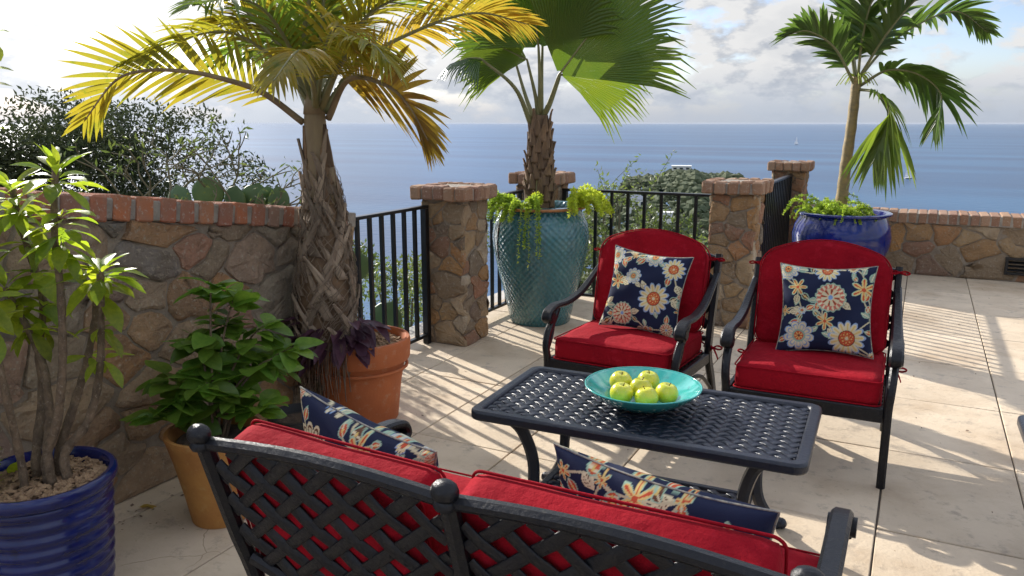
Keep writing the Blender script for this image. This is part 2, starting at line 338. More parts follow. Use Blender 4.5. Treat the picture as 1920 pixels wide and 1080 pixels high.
class MB:
    def __init__(s): s.v = []; s.f = []
    def add(s, vs, fs):
        k = len(s.v); s.v.extend([tuple(p) for p in vs]); s.f.extend([tuple(i + k for i in f) for f in fs]); return s
    def box(s, x0, x1, y0, y1, z0, z1):
        return s.add([(x0, y0, z0), (x1, y0, z0), (x1, y1, z0), (x0, y1, z0), (x0, y0, z1), (x1, y0, z1), (x1, y1, z1), (x0, y1, z1)],
                     [(0, 3, 2, 1), (4, 5, 6, 7), (0, 1, 5, 4), (1, 2, 6, 5), (2, 3, 7, 6), (3, 0, 4, 7)])
    def tube(s, pts, r, n=8, cap=True):
        pts = [Vector(p) for p in pts]
        if not isinstance(r, (list, tuple, np.ndarray)): r = [r] * len(pts)
        T0 = (pts[1] - pts[0]).normalized()
        up = Vector((0, 0, 1)) if abs(T0.z) < 0.9 else Vector((1, 0, 0))
        Nn = (up - T0 * up.dot(T0)).normalized()
        vs = []; fs = []
        for i, p in enumerate(pts):
            T = (pts[min(i + 1, len(pts) - 1)] - pts[max(i - 1, 0)]).normalized()
            Nn = (Nn - T * Nn.dot(T)).normalized(); B = T.cross(Nn)
            for j in range(n):
                a = 2 * math.pi * j / n
                vs.append(p + (Nn * math.cos(a) + B * math.sin(a)) * r[i])
        for i in range(len(pts) - 1):
            for j in range(n):
                fs.append((i * n + j, i * n + (j + 1) % n, (i + 1) * n + (j + 1) % n, (i + 1) * n + j))
        if cap:
            fs.append(tuple(range(n - 1, -1, -1))); m_ = (len(pts) - 1) * n; fs.append(tuple(range(m_, m_ + n)))
        return s.add(vs, fs)
    def bar(s, pts, w, t, side, ch=0.25):
        """Chamfered flat bar: width w along 'side', thickness t across it."""
        pts = [Vector(p) for p in pts]; side = Vector(side).normalized()
        W = w if isinstance(w, (list, tuple)) else [w] * len(pts)
        TT = t if isinstance(t, (list, tuple)) else [t] * len(pts)
        vs = []; fs = []; n = 8
        for i, p in enumerate(pts):
            T = (pts[min(i + 1, len(pts) - 1)] - pts[max(i - 1, 0)]).normalized()
            S = (side - T * side.dot(T)).normalized(); Q = T.cross(S)
            a = W[i] / 2; b = TT[i] / 2; c = min(a, b) * 2 * ch
            for (x, y) in ((a - c, -b), (a, -b + c), (a, b - c), (a - c, b), (-a + c, b), (-a, b - c), (-a, -b + c), (-a + c, -b)):
                vs.append(p + S * x + Q * y)
        for i in range(len(pts) - 1):
            for j in range(n):
                fs.append((i * n + j, i * n + (j + 1) % n, (i + 1) * n + (j + 1) % n, (i + 1) * n + j))
        fs.append(tuple(range(n - 1, -1, -1))); m_ = (len(pts) - 1) * n; fs.append(tuple(range(m_, m_ + n)))
        return s.add(vs, fs)
    def lathe(s, prof, n=32, c=(0, 0, 0)):
        vs = []; fs = []
        for (r, z) in prof:
            for j in range(n):
                a = 2 * math.pi * j / n; vs.append((c[0] + r * math.cos(a), c[1] + r * math.sin(a), c[2] + z))
        for i in range(len(prof) - 1):
            for j in range(n):
                fs.append((i * n + j, i * n + (j + 1) % n, (i + 1) * n + (j + 1) % n, (i + 1) * n + j))
        return s.add(vs, fs)
    def ball(s, c, r, n=12, m_=8, sz=1.0):
        prof = [(max(1e-4, r * math.sin(math.pi * k / m_)), -r * sz * math.cos(math.pi * k / m_)) for k in range(m_ + 1)]
        return s.lathe(prof, n, c)
    def mesh(s, name, m_, smooth=False):
        me = bpy.data.meshes.new(name); me.from_pydata(s.v, [], s.f); me.materials.append(MATS[m_])
        if smooth: me.polygons.foreach_set('use_smooth', [True] * len(me.polygons))
        me.update(); return me
    def build(s, name, m_, parent=None, smooth=False, bevel=0.0):
        o = inst(name, s.mesh(name, m_, smooth), parent)
        if bevel:
            b = o.modifiers.new('bevel', 'BEVEL'); b.width = bevel; b.segments = 2; b.limit_method = 'ANGLE'; b.angle_limit = R(35)
        if smooth and not bevel:
            pass
        return o

def autosmooth(o, deg=40):
    me = o.data
    me.polygons.foreach_set('use_smooth', [True] * len(me.polygons))
    try:
        me.set_sharp_from_angle(angle=R(deg))
    except Exception:
        pass
    return o

def bev_box(name, sx, sy, sz, m_, bev=0.006, jit=0.0, seed=0):
    bm = bmesh.new(); bmesh.ops.create_cube(bm, size=1.0)
    r_ = random.Random(seed)
    for v in bm.verts:
        v.co.x *= sx; v.co.y *= sy; v.co.z *= sz
        v.co += Vector((r_.uniform(-jit, jit), r_.uniform(-jit, jit), r_.uniform(-jit, jit)))
    bmesh.ops.bevel(bm, geom=bm.edges[:], offset=bev, segments=1, affect='EDGES', profile=0.6)
    me = bpy.data.meshes.new(name); bm.to_mesh(me); bm.free(); me.materials.append(MATS[m_]); return me

# ---- planar polygons for stones
def clip(poly, a, b, c):
    """keep a*x+b*y<=c"""
    out = []
    for i in range(len(poly)):
        p, q = poly[i], poly[(i + 1) % len(poly)]
        dp = a * p[0] + b * p[1] - c; dq = a * q[0] + b * q[1] - c
        if dp <= 0: out.append(p)
        if (dp < 0 < dq) or (dq < 0 < dp):
            t = dp / (dp - dq); out.append((p[0] + (q[0] - p[0]) * t, p[1] + (q[1] - p[1]) * t))
    return out

def voronoi(w, h, size, seed, asp=1.35, lines=()):
    r_ = random.Random(seed); pts = []
    fails = 0
    while fails < 60:
        p = (r_.uniform(0, w), r_.uniform(0, h)); d0 = size * r_.choice((0.45, 0.65, 0.9, 1.15, 1.5))
        if all(math.hypot((p[0] - q[0]) / asp, p[1] - q[1]) > 0.5 * (d0 + q[2]) for q in pts):
            pts.append((p[0], p[1], d0)); fails = 0
        else: fails += 1
    cells = []
    for i, p in enumerate(pts):
        poly = [(0, 0), (w, 0), (w, h), (0, h)]
        for (a, b, c) in lines: poly = clip(poly, a, b, c)
        for j, q in enumerate(pts):
            if i == j: continue
            dx, dy = (q[0] - p[0]) / asp ** 2, q[1] - p[1]
            k = 0.5 + 0.18 * (p[2] - q[2]) / size
            mx, my = p[0] + (q[0] - p[0]) * k, p[1] + (q[1] - p[1]) * k
            poly = clip(poly, dx, dy, dx * mx + dy * my)
            if len(poly) < 3: break
        if len(poly) >= 3: cells.append(poly)
    return cells

def chaikin(poly, k=0.11):
    out = []
    for i in range(len(poly)):
        p, q = poly[i], poly[(i + 1) % len(poly)]
        if math.hypot(q[0] - p[0], q[1] - p[1]) < 0.012: continue
        out.append((p[0] + (q[0] - p[0]) * k, p[1] + (q[1] - p[1]) * k)); out.append((q[0] - (q[0] - p[0]) * k, q[1] - (q[1] - p[1]) * k))
    return out

def stone_face(parent, O, U, W, Nv, cells, m_, joint=0.012, proud=0.022, seed=0, depth=0.01):
    r_ = random.Random(seed); O, U, W, Nv = map(Vector, (O, U, W, Nv))
    for poly in cells:
        cx = sum(p[0] for p in poly) / len(poly); cy = sum(p[1] for p in poly) / len(poly)
        size = max(math.hypot(p[0] - cx, p[1] - cy) for p in poly)
        if size < 0.025: continue
        k = max(0.55, 1 - joint / size)
        pl = [(cx + (p[0] - cx) * k, cy + (p[1] - cy) * k) for p in poly]
        pl = chaikin(pl, .07)
        if len(pl) < 4: continue
        fine = []
        for i in range(len(pl)):
            p, q = pl[i], pl[(i + 1) % len(pl)]; fine.append(p)
            if math.hypot(q[0] - p[0], q[1] - p[1]) > .055: fine.append(((p[0] + q[0]) / 2, (p[1] + q[1]) / 2))
        j = 0.055 * size; wv = min(.016, .10 * size)
        pl = [(p[0] + wv * math.sin(p[1] * 31 + seed) + .6 * wv * math.sin(p[0] * 47 + p[1] * 23) + r_.uniform(-j, j) * .7, p[1] + wv * math.sin(p[0] * 27 + 2 * seed) * (.15 < p[1]) + r_.uniform(-j, j) * .7) for p in fine]
        n = len(pl); pr = proud * r_.uniform(0.5, 1.3)
        tx, ty = r_.uniform(-.06, .06), r_.uniform(-.06, .06)
        C = O + U * cx + W * cy
        def P3(x, y, d): return U * (x - cx) + W * (y - cy) + Nv * (d + (tx * (x - cx) + ty * (y - cy)) * (d > 0))
        vs = [P3(p[0], p[1], -depth) for p in pl]
        vs += [P3(cx + (p[0] - cx) * .95, cy + (p[1] - cy) * .95, pr * .6 + r_.uniform(-.002, .002)) for p in pl]
        vs += [P3(cx + (p[0] - cx) * .70, cy + (p[1] - cy) * .70, pr + r_.uniform(-.007, .007)) for p in pl]
        vs.append(P3(cx, cy, pr * 1.05))
        fs = []
        flip = U.cross(W).dot(Nv) < 0
        for i in range(n):
            a, b = i, (i + 1) % n
            fs += [(a, b, n + b, n + a), (n + a, n + b, 2 * n + b, 2 * n + a), (2 * n + a, 2 * n + b, 3 * n)]
        if flip: fs = [tuple(reversed(f)) for f in fs]
        me = MB().add(vs, fs).mesh('stone', m_, r_.random() < .45)
        so_ = inst('stone', me, parent, loc=C)

# ---- foliage
def leaf_mesh(name, m_, L=1.0, w=0.4, fold=0.12, curl=0.25, petiole=0.0, n=6, shape='oval', wave=0.0):
    """Leaf along +X, upper face +Z, length 1 plus petiole."""
    mb = MB(); vs = []; fs = []
    for i in range(n + 1):
        t = i / n
        if shape == 'oval': hw = w * .5 * math.sin(math.pi * min(1, t * .97 + .03)) ** 0.75
        elif shape == 'obov': hw = w * .5 * (math.sin(math.pi * t ** 1.5) ** 0.8 if 0 < t < 1 else 0.02)
        elif shape == 'heart': hw = w * .5 * (math.sin(math.pi * t ** 0.7) ** 0.75 if 0 < t < 1 else 0.02)
        else: hw = w * .5 * (1 - t) ** .6 * min(1, .35 + t * 3)
        hw = max(hw, 0.006 * L)
        x = petiole + L * t; z = -curl * L * t * t
        wv = wave * math.sin(t * 9) * hw
        vs += [(x, hw, z + fold * hw + wv), (x, 0, z), (x, -hw, z + fold * hw - wv)]
    for i in range(n):
        a = i * 3
        fs += [(a, a + 1, a + 4, a + 3), (a + 1, a + 2, a + 5, a + 4)]
    mb.add(vs, fs)
    if petiole: mb.add([(0, .012, .0), (0, -.012, 0), (0, 0, .014), (petiole, .008, 0), (petiole, -.008, 0), (petiole, 0, .01)], [(0, 1, 4, 3), (1, 2, 5, 4), (2, 0, 3, 5)])
    return mb.mesh(name, m_, True)

def orient(d, up, loc, s=1.0):
    d = Vector(d).normalized(); up = Vector(up)
    if abs(d.dot(up.normalized())) > 0.97: up = Vector((1, 0.3, 0))
    nrm = (up - d * up.dot(d)).normalized(); b = nrm.cross(d)
    M = Matrix((d, b, nrm)).transposed().to_4x4()
    M = M @ Matrix.Scale(s, 4); M.translation = Vector(loc); return M

def leaf_cloud(n, centre_fn, size, wid=0.4, seed=0, up_bias=0.2):
    """n little folded leaves (two triangles each) through a volume; numpy for speed."""
    rs = np.random.RandomState(seed)
    C = centre_fn(rs, n); n = len(C)
    d = rs.normal(size=(n, 3)); d[:, 2] += up_bias; d /= np.linalg.norm(d, axis=1)[:, None]
    q = rs.normal(size=(n, 3)); s = np.cross(d, q); s /= np.linalg.norm(s, axis=1)[:, None]
    nn = np.cross(d, s)
    L = size * rs.uniform(.6, 1.3, n)[:, None]
    v = np.empty((n, 4, 3)); v[:, 0] = C; v[:, 1] = C + d * L * .45 + s * L * wid * .5 + nn * L * .06
    v[:, 2] = C + d * L; v[:, 3] = C + d * L * .45 - s * L * wid * .5 + nn * L * .06
    f = np.arange(n * 4).reshape(n, 4)
    tri = np.concatenate([f[:, [0, 1, 2]], f[:, [0, 2, 3]]])
    return v.reshape(-1, 3), tri

def np_mesh(name, v, f, m_):
    me = bpy.data.meshes.new(name); me.from_pydata(v.tolist(), [], f.tolist()); me.materials.append(MATS[m_]); me.update(); return me

def clumps(cs):
    """centre function: leaves spread in ellipsoid shells; cs = list of (x,y,z,rx,ry,rz)"""
    cs = np.array(cs, float)
    vol = (cs[:, 3] * cs[:, 4] * cs[:, 5]) ** (2 / 3)
    def fn(rs, n):
        k = rs.choice(len(cs), n, p=vol / vol.sum())
        d = rs.normal(size=(n, 3)); d /= np.linalg.norm(d, axis=1)[:, None]
        r = rs.uniform(.25, 1.0, n)[:, None] ** .55
        return cs[k, :3] + d * r * cs[k, 3:]
    return fn

# ================================================================== SETTING
SEA_Z = -90.0
# ---- sea
mb = MB(); mb.add([(-60000, -60000, 0), (60000, -60000, 0), (60000, 60000, 0), (-60000, 60000, 0)], [(0, 1, 2, 3)])
sea = mb.build('sea', 'sea'); sea.location = (0, 0, SEA_Z); tag(sea, kind='structure')

# ---- hillside below the terrace with a headland running out to sea
RD = Vector((-0.262, 0.965))            # direction in which the ridge runs
def terrain(x, y):
    d = max(-3.6 - x, 0.0) + max(y - (7.0 if x < -1.3 else 9.9), 0.0)
    z = -1.15 - 0.62 * d
    r = x * RD.x + y * RD.y; c = x * RD.y - y * RD.x     # along / across the ridge
    if r > 20:
        top = -28 - 20 * math.sin(min(1, r / 190) * math.pi * .5) + 31 * math.exp(-((r - 335) / 62) ** 2) - max(0, r - 385) * 0.55
        ridge = top - (abs(c - 4) / 26) ** 1.7 * 9 + 1.6 * math.sin(r * .09) * math.sin(c * .13 + 1) + 1.1 * math.sin(c * .31 + r * .04)
        z = max(z, ridge)
    z += 0.35 * math.sin(x * .31 + y * .17) * min(1, d / 6) + 1.2 * math.sin(x * .06 + 1) * math.sin(y * .05) * min(1, d / 30)
    return z
xs = [-4.0 - 0.5 * i * (1 + i * .045) for i in range(46)][::-1] + [-3.7, -3.45, -1.0, 0.5, 2, 4, 7, 11, 16, 24, 34]
ys = [-30, -20, -12, -6, -2, 1, 3, 5, 6.75, 7.2] + [7.8 + 0.7 * i * (1 + i * .05) for i in range(88)]
mb = MB(); nx, ny = len(xs), len(ys)
mb.add([(x, y, max(terrain(x, y), SEA_Z - 3)) for y in ys for x in xs],
       [(j * nx + i, j * nx + i + 1, (j + 1) * nx + i + 1, (j + 1) * nx + i) for j in range(ny - 1) for i in range(nx - 1)
        if not (ys[j] < 9.8 and ys[j + 1] <= 9.95 and xs[i] >= -3.45 and ys[j] < (6.7 if xs[i + 1] <= -1.0 else 9.6))])
hill = mb.build('hillside', 'scrub_ground', smooth=True); tag(hill, kind='structure')

# ---- terrace floor: a slab with separate stone pavers
FX0, FY0, FY1, FYI = -3.36, -1.2, 9.42, 6.86
mb = MB()
pl = [(FX0, FY0), (4.6, FY0), (4.6, FY1 + .5), (-1.56, FY1 + .5), (-1.56, FYI), (FX0, FYI)]
n = len(pl)
mb.add([(x, y, -0.45) for x, y in pl] + [(x, y, -0.010) for x, y in pl],
       [tuple(range(2 * n - 1, n - 1, -1))[::-1], tuple(range(n))[::-1]] + [(i, (i + 1) % n, n + (i + 1) % n, n + i) for i in range(n)])
floor = mb.build('terrace_floor', 'grout'); tag(floor, kind='structure')
px0, py0, pw, ph = -0.03, 3.25, 0.545, 0.872
pav = [bev_box('paver', pw - .007, ph - .007, .05, 'travertine', .003, .0012, k) for k in range(4)]
for i in range(-6, 9):
    for j in range(-6, 8):
        x = px0 + i * pw; y = py0 + j * ph
        cx, cy = x + pw / 2, y + ph / 2
        if x < FX0: continue
        y1 = y + ph
        lim = 6.80 if cx < -1.45 else 9.40
        if y >= lim - .05: continue
        if y1 > lim:
            me = bev_box('paver', pw - .007, lim - y - .007, .05, 'travertine', .003, .001, 5); cy = (y + lim) / 2
        else: me = pav[rng.randrange(4)]
        o = inst('paver', me, floor, loc=(cx, cy, -0.025 + rng.uniform(-.0012, .0012)))
        if rng.random() < .5: o.rotation_euler = (0, 0, math.pi)
# pale edge kerb outside the railings
kerb = thing('kerb', 'pale concrete edge strip under the black railings', 'kerb', (-3.3, 5.2, 0))
mb = MB(); mb.box(-.20, .05, -1.62, 1.62, -.45, -.004); mb.build('edge_block', 'concrete', kerb, bevel=.01)
mb = MB(); mb.box(.056, 1.95, 1.35, 1.65, -.45, -.003); mb.build('edge_block', 'concrete', kerb, bevel=.01)

# ---- left garden wall, its top falling gently towards the railing
def wall_top(y): return 1.15 - 0.137 * (y - 2.43)
WX, WY0, WY1, WT = -2.89, 0.30, 3.66, 0.36
wl = thing('stone_wall', 'rubble stone garden wall capped with red bricks on edge beside the potted shrubs', 'wall', (WX, WY0, 0))
LW = WY1 - WY0
mb = MB()
vs = []
for x in (-WT, -0.012):
    vs += [(x, 0, -.3), (x, LW - .012, -.3), (x, LW - .012, wall_top(WY1)), (x, 0, wall_top(WY0))]
mb.add(vs, [(0, 1, 2, 3), (7, 6, 5, 4), (0, 4, 5, 1), (1, 5, 6, 2), (2, 6, 7, 3), (3, 7, 4, 0)])
mb.build('mortar_core', 'mortar', wl)
sl_ = -0.137
cells = voronoi(LW, 1.6, 0.175, 5, 1.45, lines=[(-sl_, 1.0, wall_top(WY0))])
stone_face(wl, (-.012, 0, 0), (0, 1, 0), (0, 0, 1), (1, 0, 0), cells, 'stone', 0.008, 0.019, 3)
cells = voronoi(WT - .012, wall_top(WY1), 0.20, 9)
stone_face(wl, (-WT, LW - .012, 0), (1, 0, 0), (0, 0, 1), (0, 1, 0), cells, 'stone', 0.010, 0.012, 4)
mb = MB()
pitch = 0.107; nb = int(LW / pitch)
ang = math.atan(sl_)
mb.bar([(-WT / 2, 0, wall_top(WY0) + .048), (-WT / 2, LW + .012, wall_top(WY1) + .046)], WT + .012, .088, (1, 0, 0), .08)
mb.build('cap_mortar', 'mortar_pale', wl)
bricks = [bev_box('brick', WT + .034, .078, .103, 'brick', .007, .005, k) for k in range(6)]
for k in range(nb + 1):
    y = 0.045 + k * pitch
    if y > LW: break
    o = inst('brick', bricks[rng.randrange(6)], wl, loc=(-WT / 2 + rng.uniform(-.004, .006), y, wall_top(WY0 + y) + .050 + rng.uniform(-.004, .004)))
    o.rotation_euler = (ang, rng.uniform(-.01, .01), rng.uniform(-.03, .03))

# ---- right parapet wall
RX0, RX1, RY = -1.12, 4.4, 9.34
wr = thing('parapet_wall', 'low stone seat wall with brown brick coping at the terrace end before the sea', 'wall', (RX0, RY, 0))
LR = RX1 - RX0
mb = MB(); mb.box(0, LR, .012, .40, -.3, .55); mb.build('mortar_core', 'mortar', wr)
cells = voronoi(LR, .55, 0.19, 21, 1.35)
cells = [c for c in cells if not (1.92 < sum(p[0] for p in c) / len(c) < 2.42 and .06 < sum(p[1] for p in c) / len(c) < .30)]
stone_face(wr, (0, .012, 0), (1, 0, 0), (0, 0, 1), (0, -1, 0), cells, 'stone_warm', 0.008, 0.018, 6)
mb = MB(); mb.box(0, LR, -.012, .41, .551, .650); mb.build('cap_mortar', 'mortar_pale', wr)
bricks = [bev_box('brick', .080, .43, .108, 'brick_brown', .007, .005, 20 + k) for k in range(6)]
k = 0
while k * .094 < LR - .05:
    o = inst('brick', bricks[rng.randrange(6)], wr, loc=(.05 + k * .094, .195 + rng.uniform(-.006, .004), .604 + rng.uniform(-.004, .004))); o.rotation_euler = (0, rng.uniform(-.02, .02), rng.uniform(-.02, .02)); k += 1
vent = MB()
for (a, b, c, d) in ((1.96, 2.36, .075, .10), (1.96, 2.36, .225, .25), (1.96, 1.985, .10, .225), (2.335, 2.36, .10, .225)):
    vent.box(a, b, -.035, .03, c, d)
v_o = vent.build('vent_frame', 'black_iron', wr, bevel=.003)
for k in range(3):
    mb = MB(); mb.bar([(1.985, -.01, .125 + k * .038), (2.335, -.01, .125 + k * .038)], .030, .006, (0, -.8, -.6)); mb.build('slat', 'black_iron', v_o)

# ---- four gate pillars of rubble stone with brick caps
def pillar(cx, cy, label, seed, w=0.355, h=1.045, m_='stone_warm'):
    t = thing('stone_pillar', label, 'pillar', (cx, cy, 0), group='stone pillars along the railing')
    a = w / 2
    mb = MB(); mb.box(-a + .012, a - .012, -a + .012, a - .012, -.1, h); mb.build('mortar_core', 'mortar', t)
    for q, (O, U, Nv) in enumerate((((-a, -a + .012, 0), (1, 0, 0), (0, -1, 0)), ((a - .012, -a, 0), (0, 1, 0), (1, 0, 0)),
                                    ((a, a - .012, 0), (-1, 0, 0), (0, 1, 0)), ((-a + .012, a, 0), (0, -1, 0), (-1, 0, 0)))):
        cells = voronoi(w, h - .005, 0.135, seed * 10 + q, 1.15)
        stone_face(t, O, U, (0, 0, 1), Nv, cells, m_, 0.006, 0.014, seed + q)
    b = 0.232
    mb = MB(); mb.box(-b + .10, b - .10, -b + .10, b - .10, h + .002, h + .092)
    mb.box(-b + .012, b - .012, -b + .012, b - .012, h + .006, h + .084); mb.build('cap_mortar', 'mortar_pale', t, bevel=.006)
    bw = 2 * b / 5
    br = [bev_box('brick', bw - .010, .125, .098, 'brick_brown', .012, .006, seed * 7 + k) for k in range(4)]
    for side in range(4):
        for k in range(5 if side % 2 == 0 else 3):
            s_ = -b + bw * (k + .5) if side % 2 == 0 else -b + .125 + (2 * b - .25) / 3 * (k + .5)
            d_ = -b + .058 + rng.uniform(-.008, .006)
            ca, sa = math.cos(side * math.pi / 2), math.sin(side * math.pi / 2)
            o = inst('brick', br[rng.randrange(4)], t, loc=(s_ * ca - d_ * sa, s_ * sa + d_ * ca, h + .051 + rng.uniform(-.003, .003)))
            o.rotation_euler = (0, 0, side * math.pi / 2 + rng.uniform(-.05, .05))
            if side % 2: o.scale = (((2 * b - .25) / 3 - .006) / (bw - .010), 1, 1)
    return t
pillar(-2.98, 4.935, 'ochre rubble stone pillar with brick cap between the terracotta palm pot and the teal urn', 1)
pillar(-3.02, 6.53, 'stone pillar half hidden behind the trunk of the fan palm', 2)
pillar(-1.26, 6.36, 'stone pillar with brick cap behind the gap between the two red chairs', 3)
pillar(-1.34, 9.70, 'far stone pillar with brick cap behind the round blue pot', 4)

# ---- black railings
def railing(p0, p1, label, step=0.118, z1=1.01):
    p0, p1 = Vector((*p0, 0)), Vector((*p1, 0)); d = p1 - p0; Ln = d.length; rz = math.atan2(d.y, d.x)
    t = thing('railing', label, 'railing', p0, rz, group='black iron railings')
    mb = MB(); mb.box(0, Ln, -.024, .024, z1 - .022, z1); mb.build('top_rail', 'black_iron', t, bevel=.004)
    mb = MB(); mb.box(0, Ln, -.018, .018, .055, .078); mb.build('bottom_rail', 'black_iron', t, bevel=.003)
    for x in (0.022, Ln - .022):
        mb = MB(); mb.box(x - .022, x + .022, -.0225, .0225, .003, z1 - .023); mb.build('post', 'black_iron', t, bevel=.003)
    nb_ = int(round((Ln - .08) / step)); st = (Ln - .044) / nb_
    me = MB().box(-.012, .012, -.012, .012, .0785, z1 - .0225).mesh('baluster', 'black_iron')
    for k in range(1, nb_): inst('baluster', me, t, loc=(.022 + k * st, 0, 0))
    return t
railing((-3.10, 3.68), (-3.10, 4.745), 'black railing between the brick capped garden wall and the ochre pillar')
railing((-3.07, 5.13), (-3.07, 6.33), 'black railing running behind the left side of the teal urn', 0.125)
railing((-2.82, 6.53), (-1.46, 6.53), 'black railing behind the red chair in front of the scrub and headland', 0.135)
railing((-1.31, 6.56), (-1.31, 9.50), 'black railing seen end on between two brick capped pillars', 0.112)

# ================================================================== TABLE AND CHAIRS
def lattice(parent, poly, plane, ang1, ang2, pitch, w, th, m_, amp, name='slat', seed=0):
    """Woven diagonal slats clipped to a convex polygon; plane maps (u,v,h) to 3D. One object a slat."""
    fams = []
    for fi, a in enumerate((ang1, ang2)):
        d = np.array([math.cos(a), math.sin(a)]); nrm = np.array([-d[1], d[0]])
        offs = [p[0] * nrm[0] + p[1] * nrm[1] for p in poly]
        k0, k1 = math.ceil(min(offs) / pitch), math.floor(max(offs) / pitch)
        for k in range(k0, k1 + 1):
            o = k * pitch + pitch * .5
            lo, hi = -1e9, 1e9; ok = True
            n = len(poly)
            for i in range(n):
                p, q = np.array(poly[i]), np.array(poly[(i + 1) % n])
                e = q - p; en = np.array([e[1], -e[0]])          # outward for ccw
                base = nrm * o - p; den = en @ d; num = -(en @ base)
                if abs(den) < 1e-9:
                    if num < 0: ok = False
                elif den > 0: hi = min(hi, num / den)
                else: lo = max(lo, num / den)
            if not ok or hi - lo < pitch * .5: continue
            other = (ang2, ang1)[fi]; d2 = np.array([-math.sin(other), math.cos(other)])
            rate = d @ d2                                          # how fast we cross the other family
            npts = max(3, int((hi - lo) / (pitch / abs(rate)) * 4)); pts = []
            for i in range(npts + 1):
                s_ = lo + (hi - lo) * i / npts; u = nrm * o + d * s_
                ph_ = (u @ d2) / pitch
                hh = amp * math.cos(math.pi * (ph_ - .5) + math.pi * k + (math.pi if fi else 0))
                pts.append(plane(u[0], u[1], hh))
            side = Vector(plane(*(nrm * (o + .1)), 0)) - Vector(plane(*(nrm * o), 0))
            mb = MB(); mb.bar(pts, w, th, side, .3)
            autosmooth(mb.build(name, m_, parent), 50)

def rrect(w, h, r, n=5):
    out = []
    for cx, cy, a0 in ((w / 2 - r, h / 2 - r, 0), (-w / 2 + r, h / 2 - r, 90), (-w / 2 + r, -h / 2 + r, 180), (w / 2 - r, -h / 2 + r, 270)):
        for k in range(n + 1):
            a = R(a0 + 90 * k / n); out.append((cx + r * math.cos(a), cy + r * math.sin(a)))
    return out

def ring_frame(mb, outer, inner, z0, z1):
    n = len(outer)
    vs = [(x, y, z0) for x, y in outer] + [(x, y, z1) for x, y in outer] + [(x, y, z0) for x, y in inner] + [(x, y, z1) for x, y in inner]
    fs = []
    for i in range(n):
        j = (i + 1) % n
        fs += [(i, j, n + j, n + i), (n + i, n + j, 3 * n + j, 3 * n + i), (3 * n + i, 3 * n + j, 2 * n + j, 2 * n + i), (2 * n + i, 2 * n + j, j, i)]
    mb.add(vs, fs)

def coffee_table(loc, rz, label, W=1.235, D=0.645, H=0.50):
    t = thing('coffee_table', label, 'table', loc, rz)
    mb = MB(); ring_frame(mb, rrect(W, D, .045), rrect(W - .085, D - .085, .022), H - .040, H)
    autosmooth(mb.build('tabletop_frame', 'table_black', t, bevel=.010), 50)
    pl_ = lambda u, v, h: (u, v, H - .016 + h)
    lattice(t, rrect(W - .078, D - .078, .02, 2), pl_, R(38), R(-38), .0385, .0305, .008, 'table_black', .0035, 'tabletop_slat')
    sh = .155; sw, sd = .80, .30
    mb = MB(); ring_frame(mb, rrect(sw, sd, .03), rrect(sw - .06, sd - .06, .015), sh - .022, sh)
    shf = mb.build('shelf', 'table_black', t, bevel=.006)
    lattice(shf, rrect(sw - .056, sd - .056, .014, 2), lambda u, v, h: (u, v, sh - .010 + h), R(38), R(-38), .044, .028, .008, 'table_black', .004, 'shelf_slat')
    for sx in (-1, 1):
        for sy in (-1, 1):
            pts = spline([(sx * .475, sy * .235, H - .040), (sx * .435, sy * .205, .40), (sx * .405, sy * .175, .28), (sx * .410, sy * .165, .15), (sx * .455, sy * .185, .055), (sx * .500, sy * .205, .020)], 22)
            mb = MB(); mb.bar(pts, .034, .046, (-sy * .35, sx, 0), .3); mb.ball((sx * .505, sy * .207, .0225), .0225, 10, 8)
            autosmooth(mb.build('leg', 'table_black', t), 40)
    return t
coffee_table((-0.865, 2.85, 0), R(2.0), 'black cast metal lattice coffee table carrying the bowl of apples')

# a second lattice table, mostly out of the picture
t = coffee_table((1.030, 3.12, 0), R(1), 'black lattice table whose corner shows on the bare paving right of the chairs')
t['category'] = 'table'

